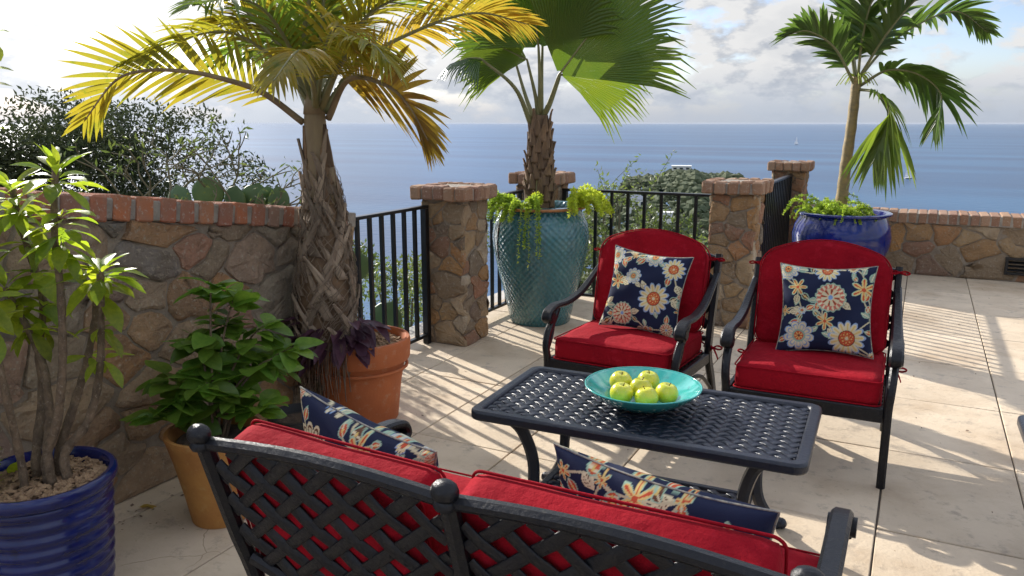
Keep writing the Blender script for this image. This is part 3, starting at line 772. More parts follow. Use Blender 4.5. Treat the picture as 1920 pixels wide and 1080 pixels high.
def rounded_box(w, d, h, r, n=14, puff=0.0, arch=0.0, crown=0.0):
    """Stuffed cushion: w (x), d (y), h (z); puff swells the two big faces (z), arch lifts the +y edge in the middle."""
    vs = []; fs = []; idx = {}
    def put(p):
        k = tuple(round(c, 5) for c in p)
        if k not in idx: idx[k] = len(vs); vs.append(p)
        return idx[k]
    grid = [-1 + 2 * i / n for i in range(n + 1)]
    zz = [-1, -.5, 0, .5, 1]
    def quad(a, b, c, e): fs.append((put(a), put(b), put(c), put(e)))
    for i in range(n):
        for j in range(n):
            x0, x1, y0, y1 = grid[i], grid[i + 1], grid[j], grid[j + 1]
            quad((x0, y0, 1), (x1, y0, 1), (x1, y1, 1), (x0, y1, 1)); quad((x0, y1, -1), (x1, y1, -1), (x1, y0, -1), (x0, y0, -1))
    for i in range(n):
        for j in range(4):
            a0, a1, z0, z1 = grid[i], grid[i + 1], zz[j], zz[j + 1]
            quad((a0, -1, z0), (a1, -1, z0), (a1, -1, z1), (a0, -1, z1)); quad((a1, 1, z0), (a0, 1, z0), (a0, 1, z1), (a1, 1, z1))
            quad((1, a0, z0), (1, a1, z0), (1, a1, z1), (1, a0, z1)); quad((-1, a1, z0), (-1, a0, z0), (-1, a0, z1), (-1, a1, z1))
    out = []
    for (x, y, z) in vs:
        X, Y, Z = x * w / 2, y * d / 2, z * h / 2
        ix, iy = max(-w / 2 + r, min(w / 2 - r, X)), max(-d / 2 + r, min(d / 2 - r, Y))
        rr = h * .17; iz = max(-h / 2 + rr, min(h / 2 - rr, Z))
        o = Vector((X - ix, Y - iy, Z - iz))
        if r > 0 and (abs(X - ix) > 1e-6 and abs(Y - iy) > 1e-6):
            l = math.hypot(X - ix, Y - iy); m_ = max(abs(X - ix), abs(Y - iy)); o.x *= m_ / l; o.y *= m_ / l
        l2 = math.hypot(o.x, o.y)
        if abs(o.z) > 1e-6 and l2 > r - rr:
            e = (l2 - (r - rr)) / rr; zf = abs(o.z) / rr; q = max(e, zf); g = q / max(1e-6, math.hypot(e, zf))
            if l2 > 1e-6:
                nl = (r - rr) + e * g * rr; o.x *= nl / l2; o.y *= nl / l2
            o.z = math.copysign(zf * g * rr, o.z)
        X, Y, Z = ix + o.x, iy + o.y, iz + o.z
        f_ = max(0, (1 - x * x)) * max(0, (1 - y * y))
        Z += puff * f_ * z
        Y += arch * (1 - x * x) * (y + 1) / 2
        Z += .0035 * math.sin(x * 5.1 + y * 3.3 + w * 9) + .002 * math.sin(y * 9 - x * 4)
        out.append((X, Y, Z))
    return out, fs

def cushion(name, label, cat, group, M, w, d, h, r=.04, puff=.02, arch=0.0, pipe=True, ties=()):
    t = thing(name, label, cat, (0, 0, 0), 0, group); t.matrix_basis = M
    mb = MB(); mb.add(*rounded_box(w, d, h, r, 16, puff, arch)); mb.build('cover', 'red_fabric', t, smooth=True)
    if pipe:
        for z in (-h * .44, h * .44):
            pts = rrect(w + .004, d + .004, r + .002, 6)
            pts3 = []
            for (x, y) in pts + pts[:1]:
                k = 2 * x / w; yy = y + arch * max(0, 1 - k * k) * max(0, y / d + .5)
                pts3.append((x, yy, z))
            fine = []
            for a, b in zip(pts3[:-1], pts3[1:]):
                m_ = max(1, int((Vector(b) - Vector(a)).length / .05))
                for q in range(m_):
                    tt = q / m_; x = a[0] + (b[0] - a[0]) * tt; y = a[1] + (b[1] - a[1]) * tt
                    if arch and y > d * .3:
                        k = 2 * x / w; y = d / 2 + .002 + arch * max(0, 1 - k * k) if abs(x) < w / 2 - r else y
                    fine.append((x, y, z))
            fine.append(pts3[-1])
            mb = MB(); mb.tube(fine, .0036, 6, False); mb.build('piping', 'red_fabric', t, smooth=True)
    for (p, q, s_) in ties:
        # a fabric tie knotted in a small bow
        p, q = Vector(p), Vector(q)
        mb = MB(); mid = (p + q) / 2 + Vector((0, 0, -.008))
        mb.bar([p, mid, q], .012, .003, (0, 1, .3))
        for sg in (-1, 1):
            lp = spline([q, q + Vector((.028 * sg, -.012, .016)) * s_, q + Vector((.052 * sg, -.004, .004)) * s_, q + Vector((.028 * sg, .008, -.010)) * s_, q], 10)
            mb.bar(lp, .010, .0025, (0, .6, .8))
            mb.bar(spline([q, q + Vector((.018 * sg, -.004, -.03)) * s_, q + Vector((.030 * sg, 0, -.062)) * s_], 6), .011, .0025, (0, .6, .8))
        mb.build('tie', 'red_fabric', t)
    return t

def make_chair(loc, rz, label):
    t = thing('armchair', label, 'chair', loc, rz, 'matching armchairs facing the coffee table')
    def bp(z): return .245 + max(0, z - .36) * .24 + max(0, .36 - z) * .46      # y of the back post at height z
    for s in (-1, 1):
        pts = spline([(s * .338, bp(0), .0), (s * .338, bp(.18), .18), (s * .338, bp(.36), .36), (s * .338, bp(.6), .60), (s * .338, bp(.875), .875)], 16)
        mb = MB(); mb.bar(pts, .032, .056, (1, 0, 0), .22); autosmooth(mb.build('back_post', 'cast_black', t), 40)
        # arm: sweeps down from the post and rolls over into a scroll
        arm = spline([(s * .340, bp(.77) - .005, .775), (s * .347, .19, .700), (s * .352, .06, .645), (s * .356, -.10, .622), (s * .358, -.24, .628), (s * .358, -.315, .610), (s * .358, -.335, .575), (s * .358, -.305, .556)], 26)
        w_ = [.036 + .020 * min(1, i / 14) for i in range(27)]
        mb = MB(); mb.bar(arm, w_, .026, (1, 0, 0), .32); mb.tube([(s * .358 - .030, -.305, .580), (s * .358 + .030, -.305, .580)], .026, 12)
        autosmooth(mb.build('arm', 'cast_black', t), 40)
        sup = spline([(s * .346, -.340, .0), (s * .346, -.342, .20), (s * .346, -.345, .36), (s * .350, -.352, .43), (s * .354, -.325, .50), (s * .356, -.255, .565), (s * .357, -.215, .612)], 24)
        mb = MB(); mb.bar(sup, .036, .034, (1, 0, 0), .25); autosmooth(mb.build('front_leg', 'cast_black', t), 40)
        mb = MB(); mb.bar(spline([(s * .350, -.338, .41), (s * .353, -.290, .47), (s * .354, -.270, .53), (s * .356, -.290, .575)], 12), .022, .016, (1, 0, 0)); autosmooth(mb.build('arm_bracket', 'cast_black', t), 40)
        mb = MB(); mb.bar([(s * .338, -.322, .338), (s * .338, bp(.338) - .03, .322)], .026, .060, (1, 0, 0), .2); mb.build('side_rail', 'cast_black', t)
        mb = MB(); mb.bar(spline([(s * .338, -.325, .13), (s * .338, -.20, .235), (s * .338, -.02, .275), (s * .338, .15, .235), (s * .338, bp(.12) - .028, .12)], 16), .018, .020, (1, 0, 0)); autosmooth(mb.build('side_brace', 'cast_black', t), 40)
    mb = MB(); mb.bar([(-.326, -.345, .335), (.326, -.345, .335)], .026, .066, (0, 1, 0), .2); mb.build('front_apron', 'cast_black', t)
    mb = MB(); mb.bar([(-.322, .235, .325), (.322, .235, .325)], .026, .05, (0, 1, 0), .2); mb.build('rear_rail', 'cast_black', t)
    for k in range(9):
        y = -.285 + k * .058; z = .352 - .014 * k / 9
        mb = MB(); mb.box(-.324, .324, y - .017, y + .017, z - .006, z + .003); mb.build('seat_slat', 'cast_black', t, bevel=.002)
    def bplane(u, v, h): return (u, bp(v) + h, v)
    top = [(-.320 + .64 * i / 12, .850 + .055 * math.sin(math.pi * i / 12)) for i in range(13)]
    mb = MB(); mb.bar([bplane(u, v, 0) for u, v in top], .030, .034, (0, 0, 1), .3); autosmooth(mb.build('top_rail', 'cast_black', t), 40)
    mb = MB(); mb.bar([bplane(-.321, .42, 0), bplane(.321, .42, 0)], .030, .030, (0, 0, 1), .3); mb.build('lower_back_rail', 'cast_black', t)
    poly = [(-.320, .434), (.320, .434)] + [(u, v - .014) for u, v in top[::-1]]
    lattice(t, poly, bplane, R(43), R(-43), .088, .046, .010, 'cast_black', .006, 'back_slat')
    return t
CH = [(-1.30, 4.00, R(-3.0)), (-0.385, 3.985, R(1.0))]
make_chair((CH[0][0], CH[0][1], 0), CH[0][2], 'black cast metal armchair with scrolled arms beside the teal urn')
make_chair((CH[1][0], CH[1][1], 0), CH[1][2], 'black cast metal armchair with scrolled arms in front of the round blue pot')
nm = ('beside the teal urn', 'in front of the round blue pot')
for k, (cx, cy, rz) in enumerate(CH):
    B = Matrix.Translation((cx, cy, 0)) @ Matrix.Rotation(rz, 4, 'Z')
    cushion('seat_cushion', 'red box seat cushion on the armchair ' + nm[k], 'cushion', 'red seat cushions', B @ Matrix.Translation((0, -.055, .418)) @ Matrix.Rotation(R(-1.5), 4, 'X'),
              .625, .585, .118, .028, .012, ties=[((.30, .285, 0), (.365, .300, -.03), 1.0), ((-.30, .285, 0), (-.36, .300, -.03), .8)])
    cushion('back_cushion', 'arched red back cushion on the armchair ' + nm[k], 'cushion', 'red back cushions', B @ Matrix.Translation((0, .232, .685)) @ Matrix.Rotation(R(90 - 12.5), 4, 'X'),
            .615, .46, .085, .06, .014, arch=.085, ties=[((.30, .175, -.02), (.342, .185, -.035), .9), ((-.30, .175, -.02), (-.342, .185, -.035), .7)])

# ---- loveseat seen from behind
SX, SY = -0.775, 1.235
def make_settee():
    t = thing('loveseat', 'black cast metal loveseat with woven lattice back and ball finials, seen from behind', 'loveseat', (SX, SY + .38, 0))
    ox, oy = 0, -.38
    def by(z): return oy + max(0, .87 - z) * .30 if z > .36 else oy + .153 - (.36 - z) * .25
    HW = .675
    for x, zt in ((-HW, .862), (0, .868), (HW, .862)):
        zz_ = [0.0, .18, .36, .6, zt] if x else [.30, .42, .5, .7, zt]
        mb = MB(); mb.bar(spline([(x, by(z), z) for z in zz_], 14), .040, .040, (1, 0, 0), .3); autosmooth(mb.build('back_post', 'cast_black', t), 40)
        mb = MB(); mb.tube([(x - .027 + .009 * q, by(zt) - .006, zt + .004) for q in range(7)], [.012, .021, .0245, .0255, .0245, .021, .012], 14); mb.lathe([(.022, -.034), (.027, -.024), (.021, -.014)], 14, (x, by(zt) - .002, zt)); mb.build('finial', 'cast_black', t, smooth=True)
    def bplane(u, v, h): return (u, by(v) - h, v)
    for s in (-1, 1):
        top = []; low = []
        for i in range(15):
            f = i / 14; x = s * (.022 + (HW - .044) * f)
            top.append((x, .848 + .020 * math.sin(math.pi * f) - .006 * f))
            low.append((x, .345 + .150 * (1 - math.cos(math.pi * .5 * f)) ** 1.1))
        mb = MB(); mb.bar([bplane(u, v, 0) for u, v in top], .030, .034, (0, 0, 1), .32); autosmooth(mb.build('top_rail', 'cast_black', t), 40)
        mb = MB(); mb.bar([bplane(u, v, 0) for u, v in low], .034, .028, (0, 0, 1), .32); autosmooth(mb.build('lower_back_rail', 'cast_black', t), 40)
        poly = [(u, v + .012) for u, v in low] + [(u, v - .013) for u, v in top[::-1]]
        if s < 0: poly = poly[::-1]
        lattice(t, poly, bplane, R(40), R(-40), .073, .031, .008, 'cast_black', .003, 'back_slat', seed=s)
        # side: arm, front leg, seat rail
        X = s * (HW - .010)
        arm = spline([(X, by(.66) + .01, .655), (X + s * .010, oy + .30, .632), (X + s * .012, oy + .50, .622), (X + s * .012, oy + .68, .630), (X + s * .012, oy + .80, .612), (X + s * .012, oy + .83, .575), (X + s * .012, oy + .80, .55)], 22)
        mb = MB(); mb.bar(arm, .052, .026, (1, 0, 0), .32); mb.tube([(X - .022, oy + .80, .58), (X + .040 * s + .008, oy + .80, .58)], .026, 12); autosmooth(mb.build('arm', 'cast_black', t), 40)
        mb = MB(); mb.bar(spline([(X, oy + .84, 0), (X, oy + .845, .36), (X, oy + .85, .43), (X, oy + .82, .50), (X, oy + .745, .57), (X, oy + .70, .61)], 20), .036, .034, (1, 0, 0), .25); autosmooth(mb.build('front_leg', 'cast_black', t), 40)
        mb = MB(); mb.bar([(s * HW, oy + .18, .325), (s * HW, oy + .83, .338)], .026, .060, (1, 0, 0), .2); mb.build('side_rail', 'cast_black', t)
    mb = MB(); mb.bar([(-HW + .02, oy + .845, .335), (HW - .02, oy + .845, .335)], .026, .066, (0, 1, 0), .2); mb.build('front_apron', 'cast_black', t)
    mb = MB(); mb.bar([(-HW + .018, oy + .158, .318), (HW - .018, oy + .158, .318)], .026, .045, (0, 1, 0), .2); mb.build('rear_rail', 'cast_black', t)
    for k in range(10):
        y = oy + .22 + k * .06
        mb = MB(); mb.box(-HW + .018, HW - .018, y - .017, y + .017, .340, .349); mb.build('seat_slat', 'cast_black', t, bevel=.002)
make_settee()
B = Matrix.Translation((SX, SY, 0))
cushion('seat_cushion', 'long red seat cushion lying along the black loveseat', 'cushion', None, B @ Matrix.Translation((0.0, .535, .412)), 1.30, .60, .118, .028, .012,
        ties=[((.64, -.27, 0), (.708, -.125, .145), 1.3), ((-.64, -.27, 0), (-.690, -.29, -.04), 1.2)])
cl = cushion('back_cushion', 'red back cushion on the loveseat, at the end by the tan pot', 'cushion', None, B @ Matrix.Translation((-.372, .140, .638)) @ Matrix.Rotation(R(90 + 16), 4, 'X') @ Matrix.Rotation(R(-2.5), 4, 'Z'), .55, .425, .105, .025, .010)
cr_ = cushion('back_cushion', 'red back cushion on the loveseat, at the end by the bare paving', 'cushion', None, B @ Matrix.Translation((.305, .140, .644)) @ Matrix.Rotation(R(90 + 16), 4, 'X'), .635, .425, .105, .025, .010)
mb = MB(); mb.box(-.318, -.316, -.215, -.165, -.02, .02); mb.build('care_label', 'label_white', cl)

# ---- printed pillows
CRE, NAVY = np.array((.66, .58, .36)), np.array((.013, .018, .046))
REDO, AQUA, BRN, YEL, BLU = np.array((.52, .085, .035)), np.array((.34, .50, .36)), np.array((.13, .055, .03)), np.array((.66, .47, .15)), np.array((.20, .32, .52))
def floral(U, Vv, seed, big):
    """Flowers, leaves and trailing stems drawn over navy cloth. U,Vv in metres."""
    rs = random.Random(seed)
    C = np.empty(U.shape + (3,)); C[:] = NAVY
    def paint(m_, col): C[m_] = col
    def stem(pts, w=.0030):
        P = spline([(*p, 0) for p in pts], 20)
        for a, b in zip(P[:-1], P[1:]):
            dx, dy = b[0] - a[0], b[1] - a[1]; l2 = dx * dx + dy * dy + 1e-12
            t_ = np.clip(((U - a[0]) * dx + (Vv - a[1]) * dy) / l2, 0, 1)
            paint(np.hypot(U - a[0] - t_ * dx, Vv - a[1] - t_ * dy) < w, CRE * .8)
    def leaf(x, y, a, L, kind):
        ca, sa = math.cos(a), math.sin(a)
        X = (U - x) * ca + (Vv - y) * sa; Y = -(U - x) * sa + (Vv - y) * ca
        t_ = X / L; ok = (t_ > 0) & (t_ < 1); hw = L * .30 * np.sin(np.pi * np.clip(t_, 0, 1) ** .8)
        out_ = ok & (np.abs(Y) < hw); inn = ok & (np.abs(Y) < hw - .0045)
        paint(out_, (AQUA * .9 if kind != 2 else CRE)); paint(inn, (REDO, AQUA * .55 + .05, CRE * .9, BRN)[kind])
        if kind in (1, 2): paint(inn & (np.abs(np.mod(t_ * 6 + np.abs(Y) / L * 5, 1) - .5) < .14), (BRN if kind == 2 else CRE * .8))
        paint(inn & (np.abs(Y) < .0022), CRE)
        if kind in (0, 3): paint(np.hypot(X - L * .45, Y) < L * .09, YEL)
    def flower(x, y, r_, kind, rot=0.0):
        d = np.hypot(U - x, Vv - y) / r_; a = np.arctan2(Vv - y, U - x) + rot
        if kind == 0:      # daisy with long cream petals
            n_ = 13; k = np.abs(np.cos(a * n_ / 2)); edge = .62 + .38 * k ** .6
            paint(d < edge, BLU * .8 + .1); paint(d < edge - .09, CRE)
            paint((d < edge - .16) & (d > .4) & (k > .92), YEL)
            paint(d < .44, BRN); paint(d < .40, REDO); paint((d < .34) & (np.cos(a * 8) * np.cos(d * 26) > .35), YEL); paint(d < .09, CRE)
        elif kind == 1:    # round medallion
            n_ = 16; edge = .90 + .10 * np.abs(np.cos(a * n_ / 2))
            paint(d < edge, AQUA * .9); paint(d < edge - .08, REDO * .9 + .06); paint((d < edge - .1) & (d > .62) & (np.abs(np.cos(a * n_ / 2)) > .78), CRE)
            paint((d < .60), CRE * .9); paint((d < .58) & (d > .22) & (np.cos(a * 8) > .35), REDO); paint((d < .52) & (d > .3) & (np.cos(a * 8) > .8), BRN); paint(d < .15, BLU)
        elif kind == 2:    # lily, few pointed petals
            n_ = 6; k = np.abs(np.cos(a * n_ / 2)); edge = .30 + .70 * k ** 1.4
            paint(d < edge, AQUA); paint(d < edge - .10, YEL * .95 + .03); paint((d < edge - .15) & (k > .96), REDO); paint(d < .16, REDO)
        elif kind == 3:    # blue and cream scalloped flower
            n_ = 9; k = np.abs(np.cos(a * n_ / 2)); edge = .55 + .45 * k ** .35
            paint(d < edge, BLU); paint(d < edge - .07, CRE * .95); paint((d < edge - .20) & (d > .38) & (k > .55), BLU * .8 + .08)
            paint((d < edge - .3) & (d > .38) & (k > .8), CRE); paint(d < .42, AQUA * .8); paint(d < .30, REDO); paint((d < .25) & (np.cos(a * 7) > .2), YEL); paint(d < .08, BRN)
        else:              # dark petalled flower with red heart
            n_ = 12; k = np.abs(np.cos(a * n_ / 2)); edge = .60 + .40 * k ** .5
            paint(d < edge, CRE); paint((d < edge - .12) & (k > .45), BRN); paint((d < edge - .22) & (k > .75), CRE * .9); paint(d < .48, CRE); paint(d < .42, REDO); paint((d < .40) & (k > .8), CRE); paint(d < .10, REDO)
    S = float(U.max())
    spots = []
    for (x, y, r_, kd) in big: spots.append((x, y, r_, kd))
    tries = 0
    while tries < 700:
        tries += 1
        r_ = rs.choice((.028, .036, .024, .020)); x, y = rs.uniform(-S, S), rs.uniform(-S, S)
        if all(math.hypot(x - q[0], y - q[1]) > r_ + q[2] + .026 for q in spots): spots.append((x, y, r_, rs.choice((0, 1, 2, 2, 3))))
    for i, q in enumerate(spots):
        near = sorted(spots, key=lambda s_: math.hypot(s_[0] - q[0], s_[1] - q[1]))[1:3]
        for s_ in near[:1 + i % 2]:
            mx, my = (q[0] + s_[0]) / 2 + rs.uniform(-.025, .025), (q[1] + s_[1]) / 2 + rs.uniform(-.025, .025)
            stem([q[:2], (mx, my), s_[:2]])
            leaf(mx, my, rs.uniform(0, 6.28), rs.uniform(.040, .062), rs.choice((0, 1, 2, 3, 0)))
    for q in spots:
        for k in range(2):
            a = rs.uniform(0, 6.28); leaf(q[0] + q[2] * .8 * math.cos(a), q[1] + q[2] * .8 * math.sin(a), a + rs.uniform(-.4, .4), rs.uniform(.036, .055), rs.choice((0, 1, 2, 3)))
    for q in spots: flower(q[0], q[1], q[2], q[3], rs.uniform(0, 6))
    return C

def pillow(label, M, S, T, seed, big, N=150, sag=0.0):
    u = np.linspace(-1, 1, N + 1); A, Bv = np.meshgrid(u, u, indexing='ij')
    X = A * S / 2 * (1 - .11 * (1 - Bv ** 2) * np.abs(A)); Y = Bv * S / 2 * (1 - .11 * (1 - A ** 2) * np.abs(Bv))
    prof = (np.clip(1 - A ** 2, 0, 1) * np.clip(1 - Bv ** 2, 0, 1)) ** .42
    rs = np.random.RandomState(seed)
    wr_ = .005 * np.sin(A * 7 + Bv * 3 + seed) * prof + .004 * np.sin(Bv * 9 - A * 5 + 2 * seed) * prof
    Y = Y - sag * (1 - A ** 2) * np.clip(Bv, 0, 1) ** 2
    vs = []; cols = []
    for sgn in (1, -1):
        Z = sgn * (T / 2 * prof + .001) + wr_
        vs.append(np.stack([X, Y, Z], -1).reshape(-1, 3)); cols.append(floral(X, Y, seed if sgn > 0 else seed + 50, big).reshape(-1, 3))
    n1 = N + 1; fs = []
    i, j = np.meshgrid(np.arange(N), np.arange(N), indexing='ij'); a = (i * n1 + j).ravel()
    q = np.stack([a, a + n1, a + n1 + 1, a + 1], -1); q2 = np.stack([a + 1, a + n1 + 1, a + n1, a], -1) + n1 * n1
    v = np.concatenate(vs); c = np.concatenate(cols)
    t = thing('throw_pillow', label, 'pillow', group='navy floral throw pillows'); t.matrix_basis = M
    me = bpy.data.meshes.new('cover'); me.from_pydata(v.tolist(), [], np.concatenate([q, q2]).tolist()); me.materials.append(MATS['floral_print'])
    me.polygons.foreach_set('use_smooth', [True] * len(me.polygons))
    ca = me.color_attributes.new('print', 'FLOAT_COLOR', 'POINT'); ca.data.foreach_set('color', np.concatenate([c, np.ones((len(c), 1))], 1).ravel())
    me.update(); inst('cover', me, t)
    # seam cord round the edge
    e = []
    for k in range(60): e.append((X[int(k / 60 * N), 0], Y[int(k / 60 * N), 0]))
    for k in range(60): e.append((X[N, int(k / 60 * N)], Y[N, int(k / 60 * N)]))
    for k in range(60): e.append((X[N - int(k / 60 * N), N], Y[N - int(k / 60 * N), N]))
    for k in range(60): e.append((X[0, N - int(k / 60 * N)], Y[0, N - int(k / 60 * N)]))
    mb = MB(); mb.tube([(x * 1.004, y * 1.004, 0) for x, y in e + e[:1]], .0032, 5, False); o = mb.build('seam', 'label_white', t)
    o.data.materials[0] = MATS['seam']
    return t
mat('seam', (0.42, 0.38, 0.27), (0.10, 0.11, 0.14), 60, 0.8)
def stand(x, y, z, rz, tilt, roll=0.0):
    """upright pillow facing -y, leaning back by tilt"""
    return Matrix.Translation((x, y, z)) @ Matrix.Rotation(rz, 4, 'Z') @ Matrix.Rotation(R(90) - tilt, 4, 'X') @ Matrix.Rotation(roll, 4, 'Z')
pillow('navy floral pillow with a large cream sunflower, tilted, on the armchair beside the teal urn', stand(-1.262, 4.052, .690, R(-4), R(17), R(-4)), .445, .13, 3,
       [(.075, -.03, .085, 0), (-.085, -.135, .062, 1), (-.06, .07, .045, 3), (.145, .14, .060, 0), (-.15, .03, .045, 2), (.03, .19, .055, 3), (-.19, .17, .05, 3)])
pillow('navy floral pillow with a red round medallion flower on the armchair before the blue pot', stand(-.352, 4.048, .690, R(3), R(17), R(2)), .44, .13, 4,
       [(.02, .055, .072, 1), (.10, -.135, .085, 0), (-.115, -.135, .072, 3), (.165, .10, .06, 2), (0, .19, .060, 0), (-.13, .10, .045, 2), (.0, -.06, .045, 2), (-.18, .19, .055, 3)])
def lounge(x, y, z, rz, tilt, roll=0.0):
    """pillow leaning back against the loveseat, its face to the table (+y)"""
    return Matrix.Translation((x, y, z)) @ Matrix.Rotation(rz, 4, 'Z') @ Matrix.Rotation(R(-90) + tilt, 4, 'X') @ Matrix.Rotation(math.pi + roll, 4, 'Z')
pillow('navy floral pillow with a brown petalled flower on the loveseat end by the tan pot', lounge(-1.255, 1.630, .602, R(-15), R(10), R(4)) @ Matrix.Diagonal((1, .80, 1, 1)), .56, .18, 8,
       [(.165, .125, .085, 4), (-.03, .06, .055, 3), (-.04, .205, .05, 2), (-.185, .13, .075, 1), (0, -.10, .08, 0), (.17, -.10, .05, 2), (-.16, -.12, .06, 4)], N=190)
pillow('navy floral pillow with blue scalloped flowers on the loveseat end by the bare paving', lounge(-.455, 1.635, .602, R(-10), R(9), R(1)) @ Matrix.Diagonal((1, .82, 1, 1)), .54, .18, 9,
       [(.125, .085, .095, 3), (.03, .215, .045, 2), (-.19, .17, .06, 2), (-.06, .14, .045, 1), (-.05, -.10, .09, 3), (.17, -.14, .06, 1), (-.18, -.12, .06, 0)], N=190)

# ---- bowl and apples
bx, by_ = -0.888, 2.865
bowl = thing('bowl', 'wide shallow turquoise glazed bowl on the lattice coffee table', 'bowl', (bx, by_, .502))
prof = [(.0005, .004), (.095, .004), (.10, .0), (.108, .002), (.165, .030), (.205, .058), (.222, .076), (.2255, .080), (.222, .083), (.214, .078), (.19, .058), (.15, .035), (.10, .020), (.05, .0155), (.0005, .015)]
mb = MB(); mb.lathe(prof, 56); mb.build('basin', 'turquoise', bowl, smooth=True)
mb = MB(); mb.tube([(.2235 * math.cos(a), .2235 * math.sin(a), .0815) for a in np.linspace(0, 2 * math.pi, 57)], .0032, 6, False); mb.build('rim', 'turquoise', bowl, smooth=True)
ap = [(-.992, 2.905, .0), (-.898, 2.968, .0), (-.898, 2.872, .008), (-.945, 2.780, 0), (-.846, 2.778, 0), (-.792, 2.862, 0)]
apl = ['in the bowl, at the back beside the empty teal side', 'at the very back of the bowl', 'in the middle, ringed by the others', 'at the front of the bowl, beside the empty teal side', 'at the front of the bowl, next to its glossy bare side', 'at the side of the bowl towards the table end']
r0 = .0455
aprof = []
for k in range(17):
    a = math.pi * k / 16; rr = math.sin(a) * (1 + .06 * math.cos(a)); zz = -math.cos(a) * .93
    if a > math.pi * .75: zz -= .34 * ((a - math.pi * .75) / (math.pi * .25)) ** 1.6 * .9
    if a < math.pi * .2: zz += .20 * (1 - a / (math.pi * .2)) ** 1.5
    aprof.append((max(rr * r0, 3e-4), zz * r0))
for k, (x, y, dz) in enumerate(ap):
    d = math.hypot(x - bx, y - by_)
    zb = np.interp(d + .012, [0, .05, .10, .15, .19, .214], [.0155, .0155, .020, .035, .058, .078])
    t = thing('apple', 'green apple ' + apl[k], 'apple', (x, y, .502 + zb + r0 * .90 + dz), rng.uniform(0, 6), 'green apples in the bowl')
    t.rotation_euler = (rng.uniform(-.25, .25), rng.uniform(-.25, .25), rng.uniform(0, 6))
    mb = MB(); mb.lathe(aprof, 20); mb.build('fruit', 'apple', t, smooth=True)
    mb = MB(); mb.tube(spline([(0, 0, .020), (.001, 0, .031), (.005, .002, .044)], 5), .0017, 6); mb.build('stem', 'apple_stem', t)

# ================================================================== PLANTS
# measured centre lines of trunks, fronds, petioles and stems (metres)
PALM1_TRUNK = [(-2.69, 3.15, 0.6),(-2.68, 3.15, 0.85),(-2.68, 3.16, 1.13),(-2.69, 3.15, 1.37),(-2.7, 3.15, 1.55),(-2.7, 3.15, 1.64)]
PALM1_FRONDS = [
    [(-2.75, 3.12, 1.58),(-2.85, 2.96, 1.72),(-2.94, 2.8, 1.78),(-3.05, 2.69, 1.81),(-3.18, 2.57, 1.81),(-3.27, 2.48, 1.76),(-3.39, 2.4, 1.59)],
    [(-2.64, 3.18, 1.6), (-2.45, 3.11, 1.78), (-2.21, 3.06, 1.75), (-2.07, 3.04, 1.66), (-1.98, 3.06, 1.5)],
    [(-2.66, 3.17, 1.63),(-2.56, 3.33, 1.87),(-2.35, 3.55, 2.04),(-2.11, 3.73, 2.13),(-1.89, 3.9, 2.08)],
    [(-2.69, 3.15, 1.64),(-2.75, 3.23, 1.92),(-2.82, 3.25, 2.18),(-2.89, 3.16, 2.39)],
    [(-2.67, 3.16, 1.64),(-2.55, 3.23, 1.95),(-2.3, 3.29, 2.2),(-2.03, 3.38, 2.31)],
    [(-2.7, 3.15, 1.64),(-2.79, 3.05, 1.92),(-2.94, 2.91, 2.13),(-3.14, 2.75, 2.23)],
    [(-2.69, 3.15, 1.64),(-2.47, 2.87, 1.81),(-2.28, 2.58, 1.86),(-2.16, 2.3, 1.73)],
    [(-2.69, 3.15, 1.64),(-2.88, 3.51, 1.92),(-3.05, 3.87, 2.1),(-3.15, 4.21, 2.04)],
    [(-2.72, 3.14, 1.63),(-3.01, 3.32, 1.85),(-3.4, 3.46, 2.02),(-3.79, 3.55, 1.92)],
    [(-2.67, 3.16, 1.64),(-2.38, 2.97, 1.84),(-2.09, 2.79, 1.9),(-1.92, 2.7, 1.81)],
    [(-2.7, 3.15, 1.64),(-2.66, 3.06, 2.0),(-2.52, 3.02, 2.22),(-2.28, 3.02, 2.31)],
]
PALM2_TRUNK = [(-2.69, 5.76, 0.94),(-2.69, 5.76, 1.17),(-2.69, 5.76, 1.42),(-2.68, 5.76, 1.64)]
PALM2_PETIOLES = [
    [(-2.67, 5.77, 1.62),(-2.59, 5.72, 1.74),(-2.5, 5.68, 1.93)],
    [(-2.67, 5.77, 1.62),(-2.64, 5.84, 1.72),(-2.61, 5.97, 1.95)],
    [(-2.7, 5.75, 1.63),(-2.71, 5.72, 1.78),(-2.76, 5.67, 2.05)],
    [(-2.69, 5.76, 1.64),(-2.65, 5.67, 1.9),(-2.64, 5.62, 2.13)],
    [(-2.75, 5.72, 1.57),(-2.82, 5.58, 1.84),(-2.99, 5.38, 2.04)],
    [(-2.68, 5.76, 1.64),(-2.72, 5.85, 1.91),(-2.76, 5.95, 2.24)],
    [(-2.73, 5.73, 1.61),(-2.81, 5.75, 1.78),(-2.9, 5.76, 2.03)],
]
PALM3_TRUNK = [(-0.69, 8.68, 0.83),(-0.68, 8.69, 1.16),(-0.66, 8.7, 1.53),(-0.65, 8.71, 1.91)]
